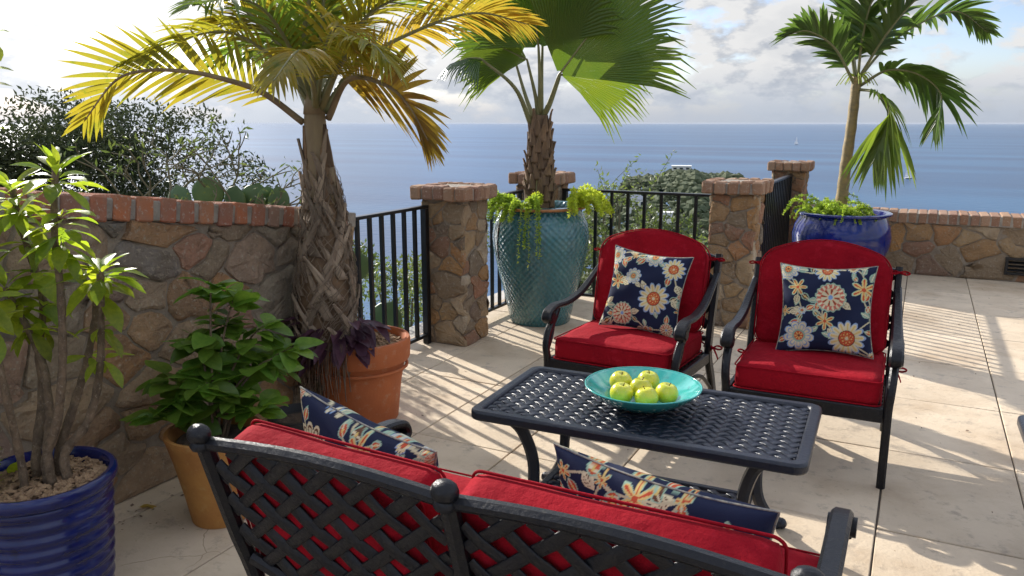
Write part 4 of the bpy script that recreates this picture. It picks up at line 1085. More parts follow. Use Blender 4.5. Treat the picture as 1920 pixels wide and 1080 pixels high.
PALM3_FRONDS = [
    [(-0.66, 8.7, 1.94),(-0.85, 8.49, 2.28),(-1.08, 8.31, 2.43),(-1.26, 8.16, 2.38)],
    [(-0.64, 8.71, 1.99),(-0.43, 8.93, 2.3),(-0.15, 9.18, 2.54),(0.17, 9.4, 2.66),(0.46, 9.61, 2.47)],
    [(-0.64, 8.71, 1.99),(-0.62, 8.61, 2.38),(-0.54, 8.53, 2.75),(-0.34, 8.63, 3.03)],
    [(-0.66, 8.7, 1.99),(-0.77, 8.76, 2.45),(-0.91, 8.74, 2.75),(-1.14, 8.68, 2.91)],
    [(-0.64, 8.71, 1.99),(-0.4, 8.61, 2.42),(-0.14, 8.63, 2.74),(0.15, 8.66, 2.81)],
    [(-0.62, 8.72, 1.93),(-0.37, 8.62, 2.07),(-0.1, 8.65, 2.02),(0.1, 8.69, 1.83),(0.07, 8.68, 1.54)],
    [(-0.63, 8.71, 1.9),(-0.44, 8.53, 1.85),(-0.32, 8.48, 1.65),(-0.41, 8.43, 1.23)],
    [(-0.65, 8.7, 1.99),(-0.73, 9.11, 2.33),(-0.74, 9.56, 2.58),(-0.59, 9.97, 2.5)],
]
SHRUB_STEMS = [
    [(-2.48, 1.49, 0.5),(-2.43, 1.51, 0.63),(-2.4, 1.53, 0.81),(-2.38, 1.54, 1.04),(-2.39, 1.55, 1.25),(-2.38, 1.57, 1.44)],
    [(-2.47, 1.49, 0.52),(-2.5, 1.53, 0.63),(-2.55, 1.56, 0.8),(-2.64, 1.56, 0.95),(-2.69, 1.55, 1.04)],
    [(-2.44, 1.53, 0.51),(-2.39, 1.59, 0.61),(-2.35, 1.62, 0.77),(-2.34, 1.64, 0.95),(-2.33, 1.65, 1.11)],
    [(-2.49, 1.54, 0.49),(-2.47, 1.6, 0.65),(-2.45, 1.64, 0.77),(-2.4, 1.66, 0.94),(-2.39, 1.67, 1.06)],
    [(-2.55, 1.5, 0.49),(-2.62, 1.59, 0.67),(-2.66, 1.62, 0.82),(-2.65, 1.65, 0.99),(-2.7, 1.64, 1.21),(-2.68, 1.61, 1.37)],
    [(-2.5, 1.42, 0.52),(-2.47, 1.38, 0.82),(-2.49, 1.37, 1.16),(-2.47, 1.38, 1.55),(-2.44, 1.42, 1.83)],
]

def rel(pts, o): return [(p[0] - o[0], p[1] - o[1], p[2] - o[2]) for p in pts]

def frond(parent, pts, m_, Lmax, npair=46, width=.020, lift=22, droop=.35, start=.18, seed=0, sweep=(66, 22), rach=.011, stalk='petiole', roll=0.0, tipcut=.35):
    """Feather frond: rachis plus folded, drooping leaflets along both sides."""
    r_ = random.Random(seed)
    C = [Vector(p) for p in spline(pts, 60)]
    cum = [0]
    for a, b in zip(C[:-1], C[1:]): cum.append(cum[-1] + (b - a).length)
    tot = cum[-1]
    def at(s):
        s = min(max(s, 0), tot - 1e-6)
        i = max(k for k in range(60) if cum[k] <= s); f = (s - cum[i]) / max(1e-9, cum[i + 1] - cum[i])
        return C[i].lerp(C[i + 1], f), (C[min(i + 2, 60)] - C[max(i - 1, 0)]).normalized()
    mb = MB()
    up0 = Vector((0, 0, 1))
    for k in range(npair):
        f = start + (1 - start) * (k + .5) / npair
        p, T = at(f * tot)
        Nn = (up0 - T * up0.dot(T))
        if Nn.length < .15: Nn = Vector((SUN.x, SUN.y, .2)) - T * T.dot(Vector((SUN.x, SUN.y, .2)))
        Nn.normalize(); Bb = T.cross(Nn)
        if roll: Nn, Bb = Nn * math.cos(roll) + Bb * math.sin(roll), Bb * math.cos(roll) - Nn * math.sin(roll)
        g = (f - start) / (1 - start)
        prof = min(1, .50 + 1.6 * g) * (1 - max(0, g - .55) / .45 * (1 - tipcut))
        phi = R(sweep[0] + (sweep[1] - sweep[0]) * g)
        for s in (-1, 1):
            if r_.random() < .03: continue
            L = Lmax * prof * r_.uniform(.86, 1.1); ph_ = phi + R(r_.uniform(-7, 7)); be = R(lift * r_.uniform(.5, 1.5))
            d = T * math.cos(ph_) + (Bb * s * math.cos(be) + Nn * math.sin(be)) * math.sin(ph_)
            side = (T - d * T.dot(d)).normalized(); nn = d.cross(side).normalized()
            if nn.z < 0: nn = -nn
            dr = droop * r_.uniform(.7, 1.35); vs = []; n = 5
            twist = R(r_.uniform(-16, 16)); sd = side * math.cos(twist) + nn * math.sin(twist)
            for i in range(n + 1):
                t = i / n
                c = p + d * L * t + Vector((0, 0, -dr * L * t * t))
                hw = width * .5 * (.55 + .45 * min(1, t * 4)) * (1 - t ** 3) * (.75 + .25 * prof)
                vs += [c + sd * hw + nn * hw * .35, c, c - sd * hw + nn * hw * .35]
            fs = []
            for i in range(n):
                a = i * 3; fs += [(a, a + 1, a + 4, a + 3), (a + 1, a + 2, a + 5, a + 4)]
            mb.add(vs, fs)
    fo = mb.build('frond', m_, parent, smooth=True)
    mb = MB(); mb.tube(C, [rach * (1.25 - 1.05 * i / 60) for i in range(61)], 7); mb.build('rachis', stalk, fo, smooth=True)
    return fo

def mulch(parent, r, z, n, m_, seed, size=.022):
    rs = random.Random(seed); mb = MB()
    for _ in range(n):
        a = rs.uniform(0, 6.283); d = r * math.sqrt(rs.random()); x, y = d * math.cos(a), d * math.sin(a)
        M = Matrix.Rotation(rs.uniform(0, 6.28), 3, 'Z') @ Matrix.Rotation(rs.uniform(-.7, .7), 3, 'X') @ Matrix.Rotation(rs.uniform(-.5, .5), 3, 'Y')
        l, w, h = size * rs.uniform(.6, 1.5), size * rs.uniform(.4, .8), size * rs.uniform(.15, .4)
        c = Vector((x, y, z + rs.uniform(0, .012)))
        vs = [c + M @ Vector((l * sx / 2, w * sy / 2, h * sz / 2)) for sz in (-1, 1) for sx, sy in ((-1, -1), (1, -.8), (.8, 1), (-1, .7))]
        mb.add(vs, [(4, 5, 6, 7), (0, 1, 5, 4), (1, 2, 6, 5), (2, 3, 7, 6), (3, 0, 4, 7)])
    o = mb.build('bark_chips', m_, parent); o['kind'] = 'stuff'; return o

def pot(name, label, loc, prof, m_, soil_r, soil_z, n=48, extra=None):
    t = thing(name, label, 'pot', loc)
    mb = MB(); mb.lathe(prof, n); o = mb.build('body', m_, t, smooth=True); autosmooth(o, 50)
    mb = MB(); mb.lathe([(soil_r * (1 - k / 6) + 1e-4, soil_z + .012 * math.sin(k)) for k in range(7)], 28); mb.build('soil', 'soil', t, smooth=True)
    return t

def fern(parent, base, n, L, m_, seed, hang=.8, spread=1.0, dirs=None, name='spray'):
    """Feathery sprays: arching stems set with short needles."""
    rs = random.Random(seed)
    for k in range(n):
        a = dirs[k % len(dirs)] + rs.uniform(-.5, .5) if dirs else rs.uniform(0, 6.283)
        l = L * rs.uniform(.6, 1.15); e = rs.uniform(.35, 1.2)
        d = Vector((math.cos(a) * spread, math.sin(a) * spread, 0))
        b = Vector(base) + d * rs.uniform(0, .05)
        pts = [b, b + d * l * .3 + Vector((0, 0, l * .35 * e)), b + d * l * .65 + Vector((0, 0, l * (.40 * e - .15 * hang))), b + d * l * .9 + Vector((0, 0, l * (.2 * e - .7 * hang)))]
        C = [Vector(p) for p in spline(pts, 22)]
        mb = MB(); mb.tube(C, [.0022 * (1 - i / 30) for i in range(23)], 4, False)
        for i in range(2, 23):
            for q in range(9):
                dd = Vector((rs.gauss(0, 1), rs.gauss(0, 1), rs.gauss(0, .8) + .15)).normalized(); s_ = Vector((rs.gauss(0, 1), rs.gauss(0, 1), rs.gauss(0, 1))).cross(dd).normalized() * .0042
                ln = .042 * (1 - .55 * i / 22) * rs.uniform(.6, 1.2); p = C[i] + (C[i] - C[i - 1]) * rs.random()
                mb.add([p - s_ * .5, p + s_ * .5, p + dd * ln * .6 + s_, p + dd * ln, p + dd * ln * .6 - s_], [(0, 1, 2, 3, 4)])
        mb.build(name, m_, parent)

# ---- palm in the terracotta pot
PX, PY = -2.605, 3.315
tp = pot('terracotta_pot', 'big rolled rim terracotta pot holding the yellowing feather palm', (PX, PY, 0),
         [(.002, .0), (.185, .0), (.192, .01), (.212, .20), (.232, .31), (.236, .335), (.258, .338), (.264, .352), (.268, .44), (.262, .456), (.246, .458), (.238, .446), (.234, .37), (.225, .30), (.002, .30)], 'terracotta', .236, .40, 56)
mb = MB(); mb.tube([(.246 * math.cos(a), .246 * math.sin(a), .30) for a in np.linspace(0, 6.2832, 50)], .009, 6, False); mb.build('rope_band', 'terracotta', tp, smooth=True)
mulch(tp, .225, .412, 900, 'chips', 3)
b0 = (PALM1_TRUNK[0][0], PALM1_TRUNK[0][1], .40)
p1 = thing('feather_palm', 'yellow and orange feather palm with criss-cross fibrous trunk in terracotta pot', 'palm', b0)
T1 = [(b0[0] + .02, b0[1], .40)] + PALM1_TRUNK
mb = MB(); ct = spline(rel(T1, b0), 30)
def rad1(z): return float(np.interp(z, [.0, .10, .22, .40, .55, .70, .88, 1.0, 1.1, 1.25], [.125, .138, .142, .134, .116, .092, .068, .056, .048, .040]))
mb.tube(ct, [rad1(p[2]) for p in ct], 18); mb.build('trunk', 'trunk_brown', p1, smooth=True)
# old leaf sheaths wrapped round the trunk, crossing one another
def sheath(parent, axis, z0, a0, turn, h, w, rfun, m_, lift=.010, name='leaf_sheath', flare=.0, seed=0):
    rs = random.Random(seed); vs = []; fs = []; n, mcol = 8, 4
    for i in range(n + 1):
        t = i / n; z = z0 + h * t; a = a0 + turn * t
        c = axis(z); rr = rfun(z) + lift * (1.0 - .3 * t) + flare * t * t
        ww = w * (1 - .80 * t ** 1.1) / max(rr, .03)
        for j in range(mcol + 1):
            q = a + ww * (j / mcol - .5); k = rr + .004 * math.sin(j * 2.1 + seed) + (.004 if 0 < j < mcol else -.004)
            vs.append((c[0] + k * math.cos(q), c[1] + k * math.sin(q), z + rs.uniform(-.004, .004)))
    for i in range(n):
        for j in range(mcol):
            a_ = i * (mcol + 1) + j; fs.append((a_, a_ + 1, a_ + mcol + 2, a_ + mcol + 1))
    mb = MB(); mb.add(vs, fs); o = mb.build(name, m_, parent, smooth=True)
    so_ = o.modifiers.new('thick', 'SOLIDIFY'); so_.thickness = .009; return o
def axis_of(ct):
    zz = [p[2] for p in ct]; xx = [p[0] for p in ct]; yy = [p[1] for p in ct]
    return lambda z: (float(np.interp(z, zz, xx)), float(np.interp(z, zz, yy)))
ax1 = axis_of(ct)
for k in range(74):
    z = -.02 + .0125 * k; sg = 1 if k % 2 else -1
    sheath(p1, ax1, z, k * 2.399, sg * rng.uniform(.70, 1.2), rng.uniform(.18, .27), rng.uniform(.055, .10) * (1.0 if z < .5 else .8), rad1, 'trunk_fibre', .007 + .0035 * (k % 3), seed=k, flare=rng.uniform(-.002, .034))
mb = MB()
for k in range(420):
    z = rng.uniform(.02, .85); a = rng.uniform(0, 6.283); tn = rng.choice((-1, 1)) * rng.uniform(.2, .9); h = rng.uniform(.05, .16); pts_ = []
    for q in range(5):
        f = q / 4; zz = z + h * f; rr = rad1(zz) + rng.uniform(.016, .036); c = ax1(zz); pts_.append((c[0] + rr * math.cos(a + tn * f), c[1] + rr * math.sin(a + tn * f), zz))
    mb.tube(pts_, [.0022, .002, .0017, .0013, .0008], 4, False)
o = mb.build('trunk_hair', 'trunk_fibre', p1); o['kind'] = 'stuff'
for k in range(9):
    sheath(p1, ax1, .74 + .028 * k, 1.2 + k * 2.2, rng.uniform(-.35, .35), rng.uniform(.16, .24), rng.uniform(.07, .10), rad1, 'trunk_brown' if k % 3 else 'trunk_fibre', .013, seed=200 + k, flare=rng.uniform(0, .012))
mb = MB(); mb.tube([p for p in ct if p[2] > .78], [rad1(p[2]) + .010 for p in ct if p[2] > .78], 16); mb.tube([tuple(Vector(ct[-1]) + Vector((0, 0, q))) for q in (-.02, .04, .10, .16)], [.057, .050, .036, .02], 14); mb.build('crownshaft', 'crownshaft', p1, smooth=True)
EXTRA1 = [  # further fronds of the dense crown: end point relative to the crown centre
    ((-.35, .05, .55), (-.75, .0, .62)), ((.40, .10, .50), (.85, .1, .55)), ((.05, -.45, .45), (.15, -.85, .38)), ((-.30, -.35, .35), (-.55, -.62, .20)),
    ((.10, .45, .55), (.2, .8, .55)), ((-.12, .10, .70), (-.3, .2, 1.0)), ((.18, -.05, .72), (.4, -.1, 1.0)), ((.34, -.22, .36), (.58, -.42, .22)), ((-.45, .25, .38), (-.85, .45, .30)), ((-.22, -.1, .42), (-.48, -.22, .40))]
top1 = Vector(PALM1_FRONDS[3][0]) - Vector(b0)
allF = [rel(F, b0) for F in PALM1_FRONDS] + [[tuple(top1), tuple(top1 + Vector(e0) * .5 + Vector((0, 0, .10))), tuple(top1 + Vector(e0)), tuple(top1 + Vector(e1))] for e0, e1 in EXTRA1]
mats1 = ['palm_yellow', 'palm_orange', 'palm_orange', 'palm_green', 'palm_yellow', 'palm_yellow', 'palm_yellow', 'palm_green', 'palm_green', 'palm_yellow', 'palm_green'] + ['palm_yellow', 'palm_yellow', 'palm_green', 'palm_yellow', 'palm_green', 'palm_green', 'palm_yellow', 'palm_orange', 'palm_green', 'palm_yellow']
lens1 = [.34, .35, .34, .36, .36, .34, .26, .34, .34, .30, .36] + [.32] * 10
rol1 = [.95, -1.0, -.6, 0, .2, .5, 0, 0, 0, -.3, 0] + [.4, -.4, 0, .2, 0, .2, -.2, -.4, .4, .4]
for k, F in enumerate(allF):
    frond(p1, F, mats1[k], lens1[k], (30, 34)[k == 1] if k < 2 else (42 if k < 11 else 36), (.027, .030, .022)[k] if k < 3 else .019, lift=(20, 10, 12, 25, 25, 25, 15, 25, 25, 10, 25)[k] if k < 11 else 20, droop=(.10, .12, .22, .2, .25, .25, .45, .35, .35, .4, .25)[k] if k < 11 else .32,
          start=(.16, .28, .30, .2, .25, .2, .25, .2, .2, .3, .2)[k] if k < 11 else .2, seed=k, rach=.014 if k < 11 else .010, roll=rol1[k], stalk='crownshaft' if k < 2 else 'petiole', sweep=(62, 22) if k != 1 else (88, 12))
# purple trailing plant at its foot, with dry strands hanging over the rim
pp = thing('purple_plant', 'dusky purple trailing plant at the foot of the feather palm', 'plant', (PX - .02, PY - .06, .41))
lm = [leaf_mesh('leaf', 'leaf_purple', 1, .34, .5, .35, 0, 6, 'oval') for _ in range(1)]
for k in range(120):
    a = rng.uniform(2.7, 6.1); rr = rng.uniform(.02, .25); z = rng.uniform(.0, .16) - max(0, rr - .20) * 1.6
    d = (math.cos(a), math.sin(a), rng.uniform(-.7, .6)); inst('leaf', lm[0], pp, orient(d, (0, 0, 1), (rr * math.cos(a) - .02, rr * math.sin(a), z + .015), rng.uniform(.11, .20)))
mb = MB()
for k in range(150):
    a = rng.uniform(3.4, 5.3); r1 = rng.uniform(.20, .27); l = rng.uniform(.06, .30)
    p0 = (r1 * .8 * math.cos(a), r1 * .8 * math.sin(a) + .04, .05); p1_ = (r1 * 1.08 * math.cos(a), r1 * 1.08 * math.sin(a) + .04, .075); j = rng.uniform(-.03, .03)
    mb.tube(spline([p0, p1_, (p1_[0] * 1.09 + j * .3, p1_[1] * 1.07 - .012, .05 - l * .4), (p1_[0] * 1.08 + j, p1_[1] * 1.05 - .010, .05 - l)], 7), rng.uniform(.0012, .003), 4, False)
o = mb.build('dry_strands', 'dry_strand', pp); o['kind'] = 'stuff'

# ---- fan palm in the tall teal urn
UX, UY = -2.665, 5.735
ur = pot('urn', 'tall teal glazed urn with orange rim beside the ochre stone pillar', (UX, UY, 0),
         [(.002, 0), (.235, 0), (.245, .012), (.262, .10), (.300, .26), (.345, .44), (.378, .60), (.386, .70), (.375, .79), (.345, .86), (.318, .890), (.314, .905), (.335, .918), (.350, .925), (.350, .942), (.330, .948), (.312, .940), (.300, .90), (.30, .80), (.002, .80)], 'teal_glaze', .30, .87, 64)
mb = MB(); mb.tube([(.349 * math.cos(a), .349 * math.sin(a), .930) for a in np.linspace(0, 6.2832, 64)], .0115, 8, False); mb.build('rim', 'orange_rim', ur, smooth=True)
# brown run where the glaze broke: a raised drip
vs = []; fs = []
for i in range(14):
    t = i / 13; z = .885 - .36 * t; rr = float(np.interp(z, [.44, .60, .70, .79, .86, .89], [.345, .378, .386, .375, .345, .318])) + .0022
    hw = (.11 + .03 * math.sin(t * 7)) * (1 - .45 * t) * (1 if t < .97 else .5)
    for j in range(5):
        a = R(-117) + R(4) + hw * (j / 4 - .5) + .03 * math.sin(t * 4) - .25; vs.append(((rr + (.002 if 0 < j < 4 else -.0025)) * math.cos(a), (rr + (.002 if 0 < j < 4 else -.0025)) * math.sin(a), z))
for i in range(13):
    for j in range(4): q = i * 5 + j; fs.append((q, q + 5, q + 6, q + 1))
mat('brown_glaze', (0.016, 0.008, 0.006), (0.04, 0.016, 0.01), 30, 0.12, 0.2, 60, coat=.6)
mb = MB(); mb.add(vs, fs); mb.build('glaze_run', 'brown_glaze', ur, smooth=True)
b2 = (PALM2_TRUNK[0][0], PALM2_TRUNK[0][1], .86)
p2 = thing('fan_palm', 'fan palm with wide pleated green leaves growing from the teal urn', 'palm', b2)
ct2 = spline(rel([(b2[0], b2[1], .86)] + PALM2_TRUNK, b2), 24)
rad2 = lambda z: float(np.interp(z, [0, .3, .5, .7, .8], [.115, .100, .088, .070, .05]))
mb = MB(); mb.tube(ct2, [rad2(p[2]) for p in ct2], 14); mb.build('trunk', 'trunk_brown', p2, smooth=True)
ax2 = axis_of(ct2)
for k in range(64):
    z = .06 + .0098 * k
    sheath(p2, ax2, z, k * 2.399, rng.uniform(-.15, .15), rng.uniform(.10, .16), rng.uniform(.07, .10), rad2, 'trunk_brown', .010, 'leaf_stub', flare=rng.uniform(.008, .040), seed=k)
def fan_leaf(parent, base, axisd, normal, Rr, span, nseg, m_, seed, droop=.10, split=.73, name='fan_leaf', cup=.1):
    rs = random.Random(seed); a = Vector(axisd).normalized(); nrm = Vector(normal); nrm = (nrm - a * nrm.dot(a)).normalized(); b = nrm.cross(a); O = Vector(base); mb = MB()
    def pt(th, r, h=0.0):
        rr = r * Rr
        p = O + (a * math.cos(th) + b * math.sin(th)) * rr + nrm * (h + cup * rr * abs(math.sin(th)) * r)
        return p + Vector((0, 0, -droop * Rr * r * r * (1 + .5 * abs(math.sin(th)))))
    dth = span / nseg
    for i in range(nseg):
        th0 = -span / 2 + i * dth; th1 = th0 + dth; thm = (th0 + th1) / 2
        shp = .80 + .20 * math.cos(thm * .9)
        R1 = rs.uniform(.93, 1.06) * shp; sp = split * shp * rs.uniform(.95, 1.06)
        vs = []
        rings = [.03, sp * .5, sp, sp + (R1 - sp) * .5, R1]
        for q, r in enumerate(rings):
            k = 1.0 if q < 3 else (.62 if q == 3 else .08); pl_h = Rr * r * dth * .32
            dr_ = Vector((0, 0, -(.09 * rs.uniform(.3, 1.6) * Rr * ((r - sp) / max(.01, R1 - sp)) ** 2 if q > 2 else 0)))
            vs += [pt(thm - dth / 2 * k, r, 0) + dr_, pt(thm, r, pl_h * k) + dr_, pt(thm + dth / 2 * k, r, 0) + dr_]
        fs = []
        for q in range(4):
            c = q * 3; fs += [(c, c + 1, c + 4, c + 3), (c + 1, c + 2, c + 5, c + 4)]
        mb.add(vs, fs)
    return mb.build(name, m_, parent)
CAMR = Vector((math.cos(R(27)), math.sin(R(27)), 0)); CAMF = Vector((-math.sin(R(27)), math.cos(R(27)), 0)); UP = Vector((0, 0, 1))
def cdir(x, y, z): return CAMR * x + CAMF * z + UP * y
fan = [ # petiole, direction (right, up, away), face normal, radius, span, material
    (0, (.60, .80, -.12), (.20, -.25, -1), 1.08, R(120), 56, 'fan_green', .02),
    (1, (1.0, .10, .25), (.05, -.80, -.6), .82, R(90), 40, 'fan_lime', .16),
    (2, (-.86, .46, .20), (-.2, -.75, -.65), .66, R(110), 42, 'fan_lime', .10),
    (3, (-.12, 1, -.15), (-.1, -.2, -1), .80, R(165), 54, 'fan_green', .06),
    (4, (-.55, .15, -.35), (-.4, .8, -.4), .36, R(110), 30, 'fan_dark', .55),
    (5, (.20, 1, .25), (.1, -.3, -1), .95, R(150), 58, 'fan_green', .05),
    (6, (-.55, .75, .35), (-.3, -.4, -1), .60, R(150), 44, 'fan_green', .10)]
for (pi_, d, nv, rr, sp_, ns, m_, dr) in fan:
    pet = rel(PALM2_PETIOLES[pi_], b2); C = spline(pet, 14)
    fl = fan_leaf(p2, C[-1], cdir(*d), cdir(*nv), rr, sp_, ns, m_, pi_, dr)
    mb = MB(); mb.tube(C + [tuple(Vector(C[-1]) + cdir(*d).normalized() * rr * q + Vector((0, 0, -dr * rr * q * q))) for q in (.15, .35, .55)], [.022 - .0009 * i for i in range(15)] + [.008, .005, .003], 7); mb.build('petiole', 'petiole', fl, smooth=True)
f2 = thing('asparagus_fern', 'feathery yellow green fern spilling over the rim of the teal urn', 'fern', (UX, UY, .88))
fern(f2, (-.06, -.20, .03), 22, .30, 'fern', 5, .45, dirs=[R(200), R(250), R(170)])
fern(f2, (.24, .02, .04), 40, .34, 'fern_yellow', 6, .25, dirs=[R(10), R(-40), R(60)])
fern(f2, (.04, -.26, .02), 7, .46, 'fern', 7, 1.15, dirs=[R(-75), R(-60)], spread=.5)
fern(f2, (-.22, -.20, .03), 5, .42, 'fern', 9, 1.0, dirs=[R(220), R(235)], spread=.6)
mb = MB(); mb.tube(spline([(.06, -.20, .0), (.065, -.21, .10), (.06, -.215, .20), (.068, -.22, .27)], 10), .003, 5)
mb.build('stem', 'petiole', f2)
fern(f2, (.062, -.212, .10), 9, .15, 'fern_yellow', 12, .2, spread=.25)

# ---- palm in the round blue pot
BX, BY = PALM3_TRUNK[0][0] + .02, PALM3_TRUNK[0][1] - .02
bp_ = pot('round_pot', 'round bellied cobalt blue glazed pot behind the armchair, by the far parapet', (BX, BY, 0),
          [(.002, 0), (.27, 0), (.28, .012), (.34, .10), (.42, .24), (.462, .38), (.468, .47), (.450, .57), (.410, .645), (.405, .660), (.435, .675), (.458, .684), (.460, .700), (.440, .708), (.40, .70), (.385, .66), (.38, .56), (.002, .56)], 'blue_glaze_bright', .385, .64, 60)
mulch(bp_, .36, .655, 300, 'chips', 8, .03)
b3 = (PALM3_TRUNK[0][0], PALM3_TRUNK[0][1], .63)
p3 = thing('slender_palm', 'slender palm with ringed cane trunk and dark green fronds in round blue pot', 'palm', b3)
ct3 = spline(rel([(b3[0] - .01, b3[1], .63)] + PALM3_TRUNK + [(-.647, 8.71, 2.02)], b3), 30)
mb = MB(); mb.tube(ct3, [.062 - .018 * min(1, i / 24) + (.004 if i % 3 == 0 else 0) for i in range(31)], 12); mb.build('trunk', 'trunk_cane', p3, smooth=True)
lens3 = [.42, .46, .48, .46, .48, .44, .46, .44]
rol3 = [.5, -.5, 0, .3, -.4, -.55, -.6, 0]
for k, F in enumerate(PALM3_FRONDS):
    frond(p3, rel(F, b3), 'palm_dark' if k not in (6,) else 'palm_green', lens3[k], 38, .052, lift=(25, 20, 25, 25, 20, 10, 5, 25)[k], droop=(.2, .25, .25, .25, .3, .45, .6, .3)[k], start=.2, seed=30 + k, rach=.013, sweep=(62, 25), roll=rol3[k])
mb = MB()
for k in range(26):
    a = rng.uniform(0, 6.28); l = rng.uniform(.08, .2); c = Vector(ct3[-3])
    mb.tube(spline([c, c + Vector((math.cos(a) * l * .5, math.sin(a) * l * .5, l * .35)), c + Vector((math.cos(a) * l, math.sin(a) * l, -l * .3))], 6), .004, 4)
mb.build('flower_stalks', 'fern_yellow', p3)
f3 = thing('asparagus_fern', 'bright green fern tufts in the round blue pot around the cane trunk', 'fern', (BX, BY, .65))
fern(f3, (-.28, -.10, .02), 22, .34, 'fern', 21, .35); fern(f3, (.06, -.20, .02), 24, .26, 'fern', 22, .35); fern(f3, (-.16, .15, .02), 10, .40, 'fern', 23, .2)

# ---- shrub in the ribbed blue pot
QX, QY = -2.50, 1.475
prof = [(.002, 0), (.17, 0)]
for k in range(60):
    z = .012 + .385 * k / 59; prof.append((.178 + .034 * (z / .4) ** .8 + .0042 * math.sin(z * 2 * math.pi / .047), z))
prof += [(.222, .405), (.230, .420), (.229, .442), (.220, .450), (.207, .447), (.200, .43), (.196, .36), (.002, .36)]
qp = pot('ribbed_pot', 'dark cobalt glazed pot with horizontal ribs standing by the rubble wall', (QX, QY, 0), prof, 'blue_glaze', .20, .40, 64)
mulch(qp, .188, .412, 600, 'chips', 12, .024)
sh_ = thing('potted_shrub', 'leggy shrub with bare brown stems and lime leaf rosettes in ribbed blue pot', 'shrub', (QX, QY, .41))
o3 = (QX, QY, .41)
lime = [leaf_mesh('leaf', 'leaf_lime', 1, w, f, c, p, 7, s, .10) for (w, f, c, p, s) in ((.36, .30, .35, .10, 'obov'), (.42, .22, .55, .08, 'obov'), (.32, .4, .20, .12, 'oval'), (.55, .15, .30, .15, 'heart'))]
def rosette(parent, loc, n, size, meshes, axis=(0, 0, 1), lo=-.5, hi=1.1, seed=0, stem=0.0):
    rs = random.Random(seed)
    for k in range(n):
        a = k * 2.399 + rs.uniform(-.3, .3); f = k / max(1, n - 1); e = lo + (hi - lo) * f + rs.uniform(-.25, .25)
        d = Vector((math.cos(a) * math.cos(e), math.sin(a) * math.cos(e), math.sin(e)))
        inst('leaf', meshes[rs.randrange(len(meshes))], parent, orient(d, Vector((rs.gauss(0, .25), rs.gauss(0, .25), 1)), Vector(loc) + Vector((0, 0, -stem * (1 - f))), size * rs.uniform(.7, 1.2) * (1 - .25 * f)))
for k, S in enumerate(SHRUB_STEMS):
    C = spline([(S[0][0] - QX, S[0][1] - QY, -.01)] + rel(S, o3), 26)
    mb = MB(); mb.tube(C, [(.017 if k != 5 else .014) * (1 - .45 * i / 26) + .0015 * math.sin(i * 2.3) for i in range(27)], 9); mb.build('stem', 'bark_grey', sh_, smooth=True)
    tipp = C[-1]
    if k == 0:
        rosette(sh_, tipp, 24, .115, lime[:3], lo=-.2, hi=1.2, seed=k, stem=.06)
        rosette(sh_, (tipp[0], tipp[1], tipp[2] - .13), 26, .125, lime, lo=-.6, hi=.5, seed=90, stem=.12)
    elif k in (2, 3):
        for q in (17, 20): rosette(sh_, C[q], 4, .11, lime, lo=-.6, hi=.3, seed=500 + 10 * k + q)
        rosette(sh_, tipp, 18 if k == 2 else 11, .140, lime[:3], lo=-.35, hi=.75, seed=k, stem=.03)
    elif k == 5:
        for q in range(13, 27): rosette(sh_, C[q], 4, .105, lime, lo=-.5, hi=.4, seed=200 + q)
    else:
        rosette(sh_, tipp, 26, .120, lime, lo=-.5, hi=1.0, seed=k, stem=.08)
        if k == 4:
            for q in (15, 17, 19, 21, 23): rosette(sh_, C[q], 7, .12, lime, lo=-.6, hi=.4, seed=300 + q)
        if k == 1:
            for q in (19, 22): rosette(sh_, C[q], 6, .115, lime, lo=-.6, hi=.3, seed=400 + q)
for k in range(14):
    a = rng.uniform(2.4, 4.6); z = rng.uniform(.05, .16); inst('leaf', lime[k % 4], sh_, orient((math.cos(a), math.sin(a), rng.uniform(-.6, .3)), (0, 0, 1), (-.02 + .05 * math.cos(a), .05 * math.sin(a) - .05, z), rng.uniform(.10, .14)))

# ---- leafy plant in the tan pot
KX, KY = -2.425, 2.135
kp = pot('tan_pot', 'weathered tan terracotta pot flaring upward, between ribbed pot and loveseat', (KX, KY, 0),
         [(.002, 0), (.104, 0), (.110, .008), (.130, .12), (.162, .27), (.182, .345), (.190, .372), (.187, .380), (.172, .380), (.162, .36), (.148, .30), (.002, .30)], 'terracotta_tan', .143, .345, 44)
lp_ = thing('leafy_plant', 'bushy potted plant with broad dark green leaves against the rubble wall', 'plant', (KX, KY, .345))
grn = [leaf_mesh('leaf', 'leaf_green', 1, w, f, c, p, 7, s, .06) for (w, f, c, p, s) in ((.80, .18, .16, .16, 'heart'), (.70, .28, .10, .14, 'heart'), (.62, .22, .28, .12, 'oval'))]
rs = random.Random(77)
tips = [(-.28, .0, .20), (-.20, .12, .32), (-.10, .22, .40), (-.02, .20, .50), (.06, .28, .38), (.0, -.02, .22), (.12, .24, .26), (.10, .05, .16), (-.14, -.06, .14), (-.20, .25, .22), (.20, .32, .30), (-.06, .10, .56), (-.26, -.12, .08), (.02, .36, .20), (-.12, .05, .36), (.16, .14, .10)]
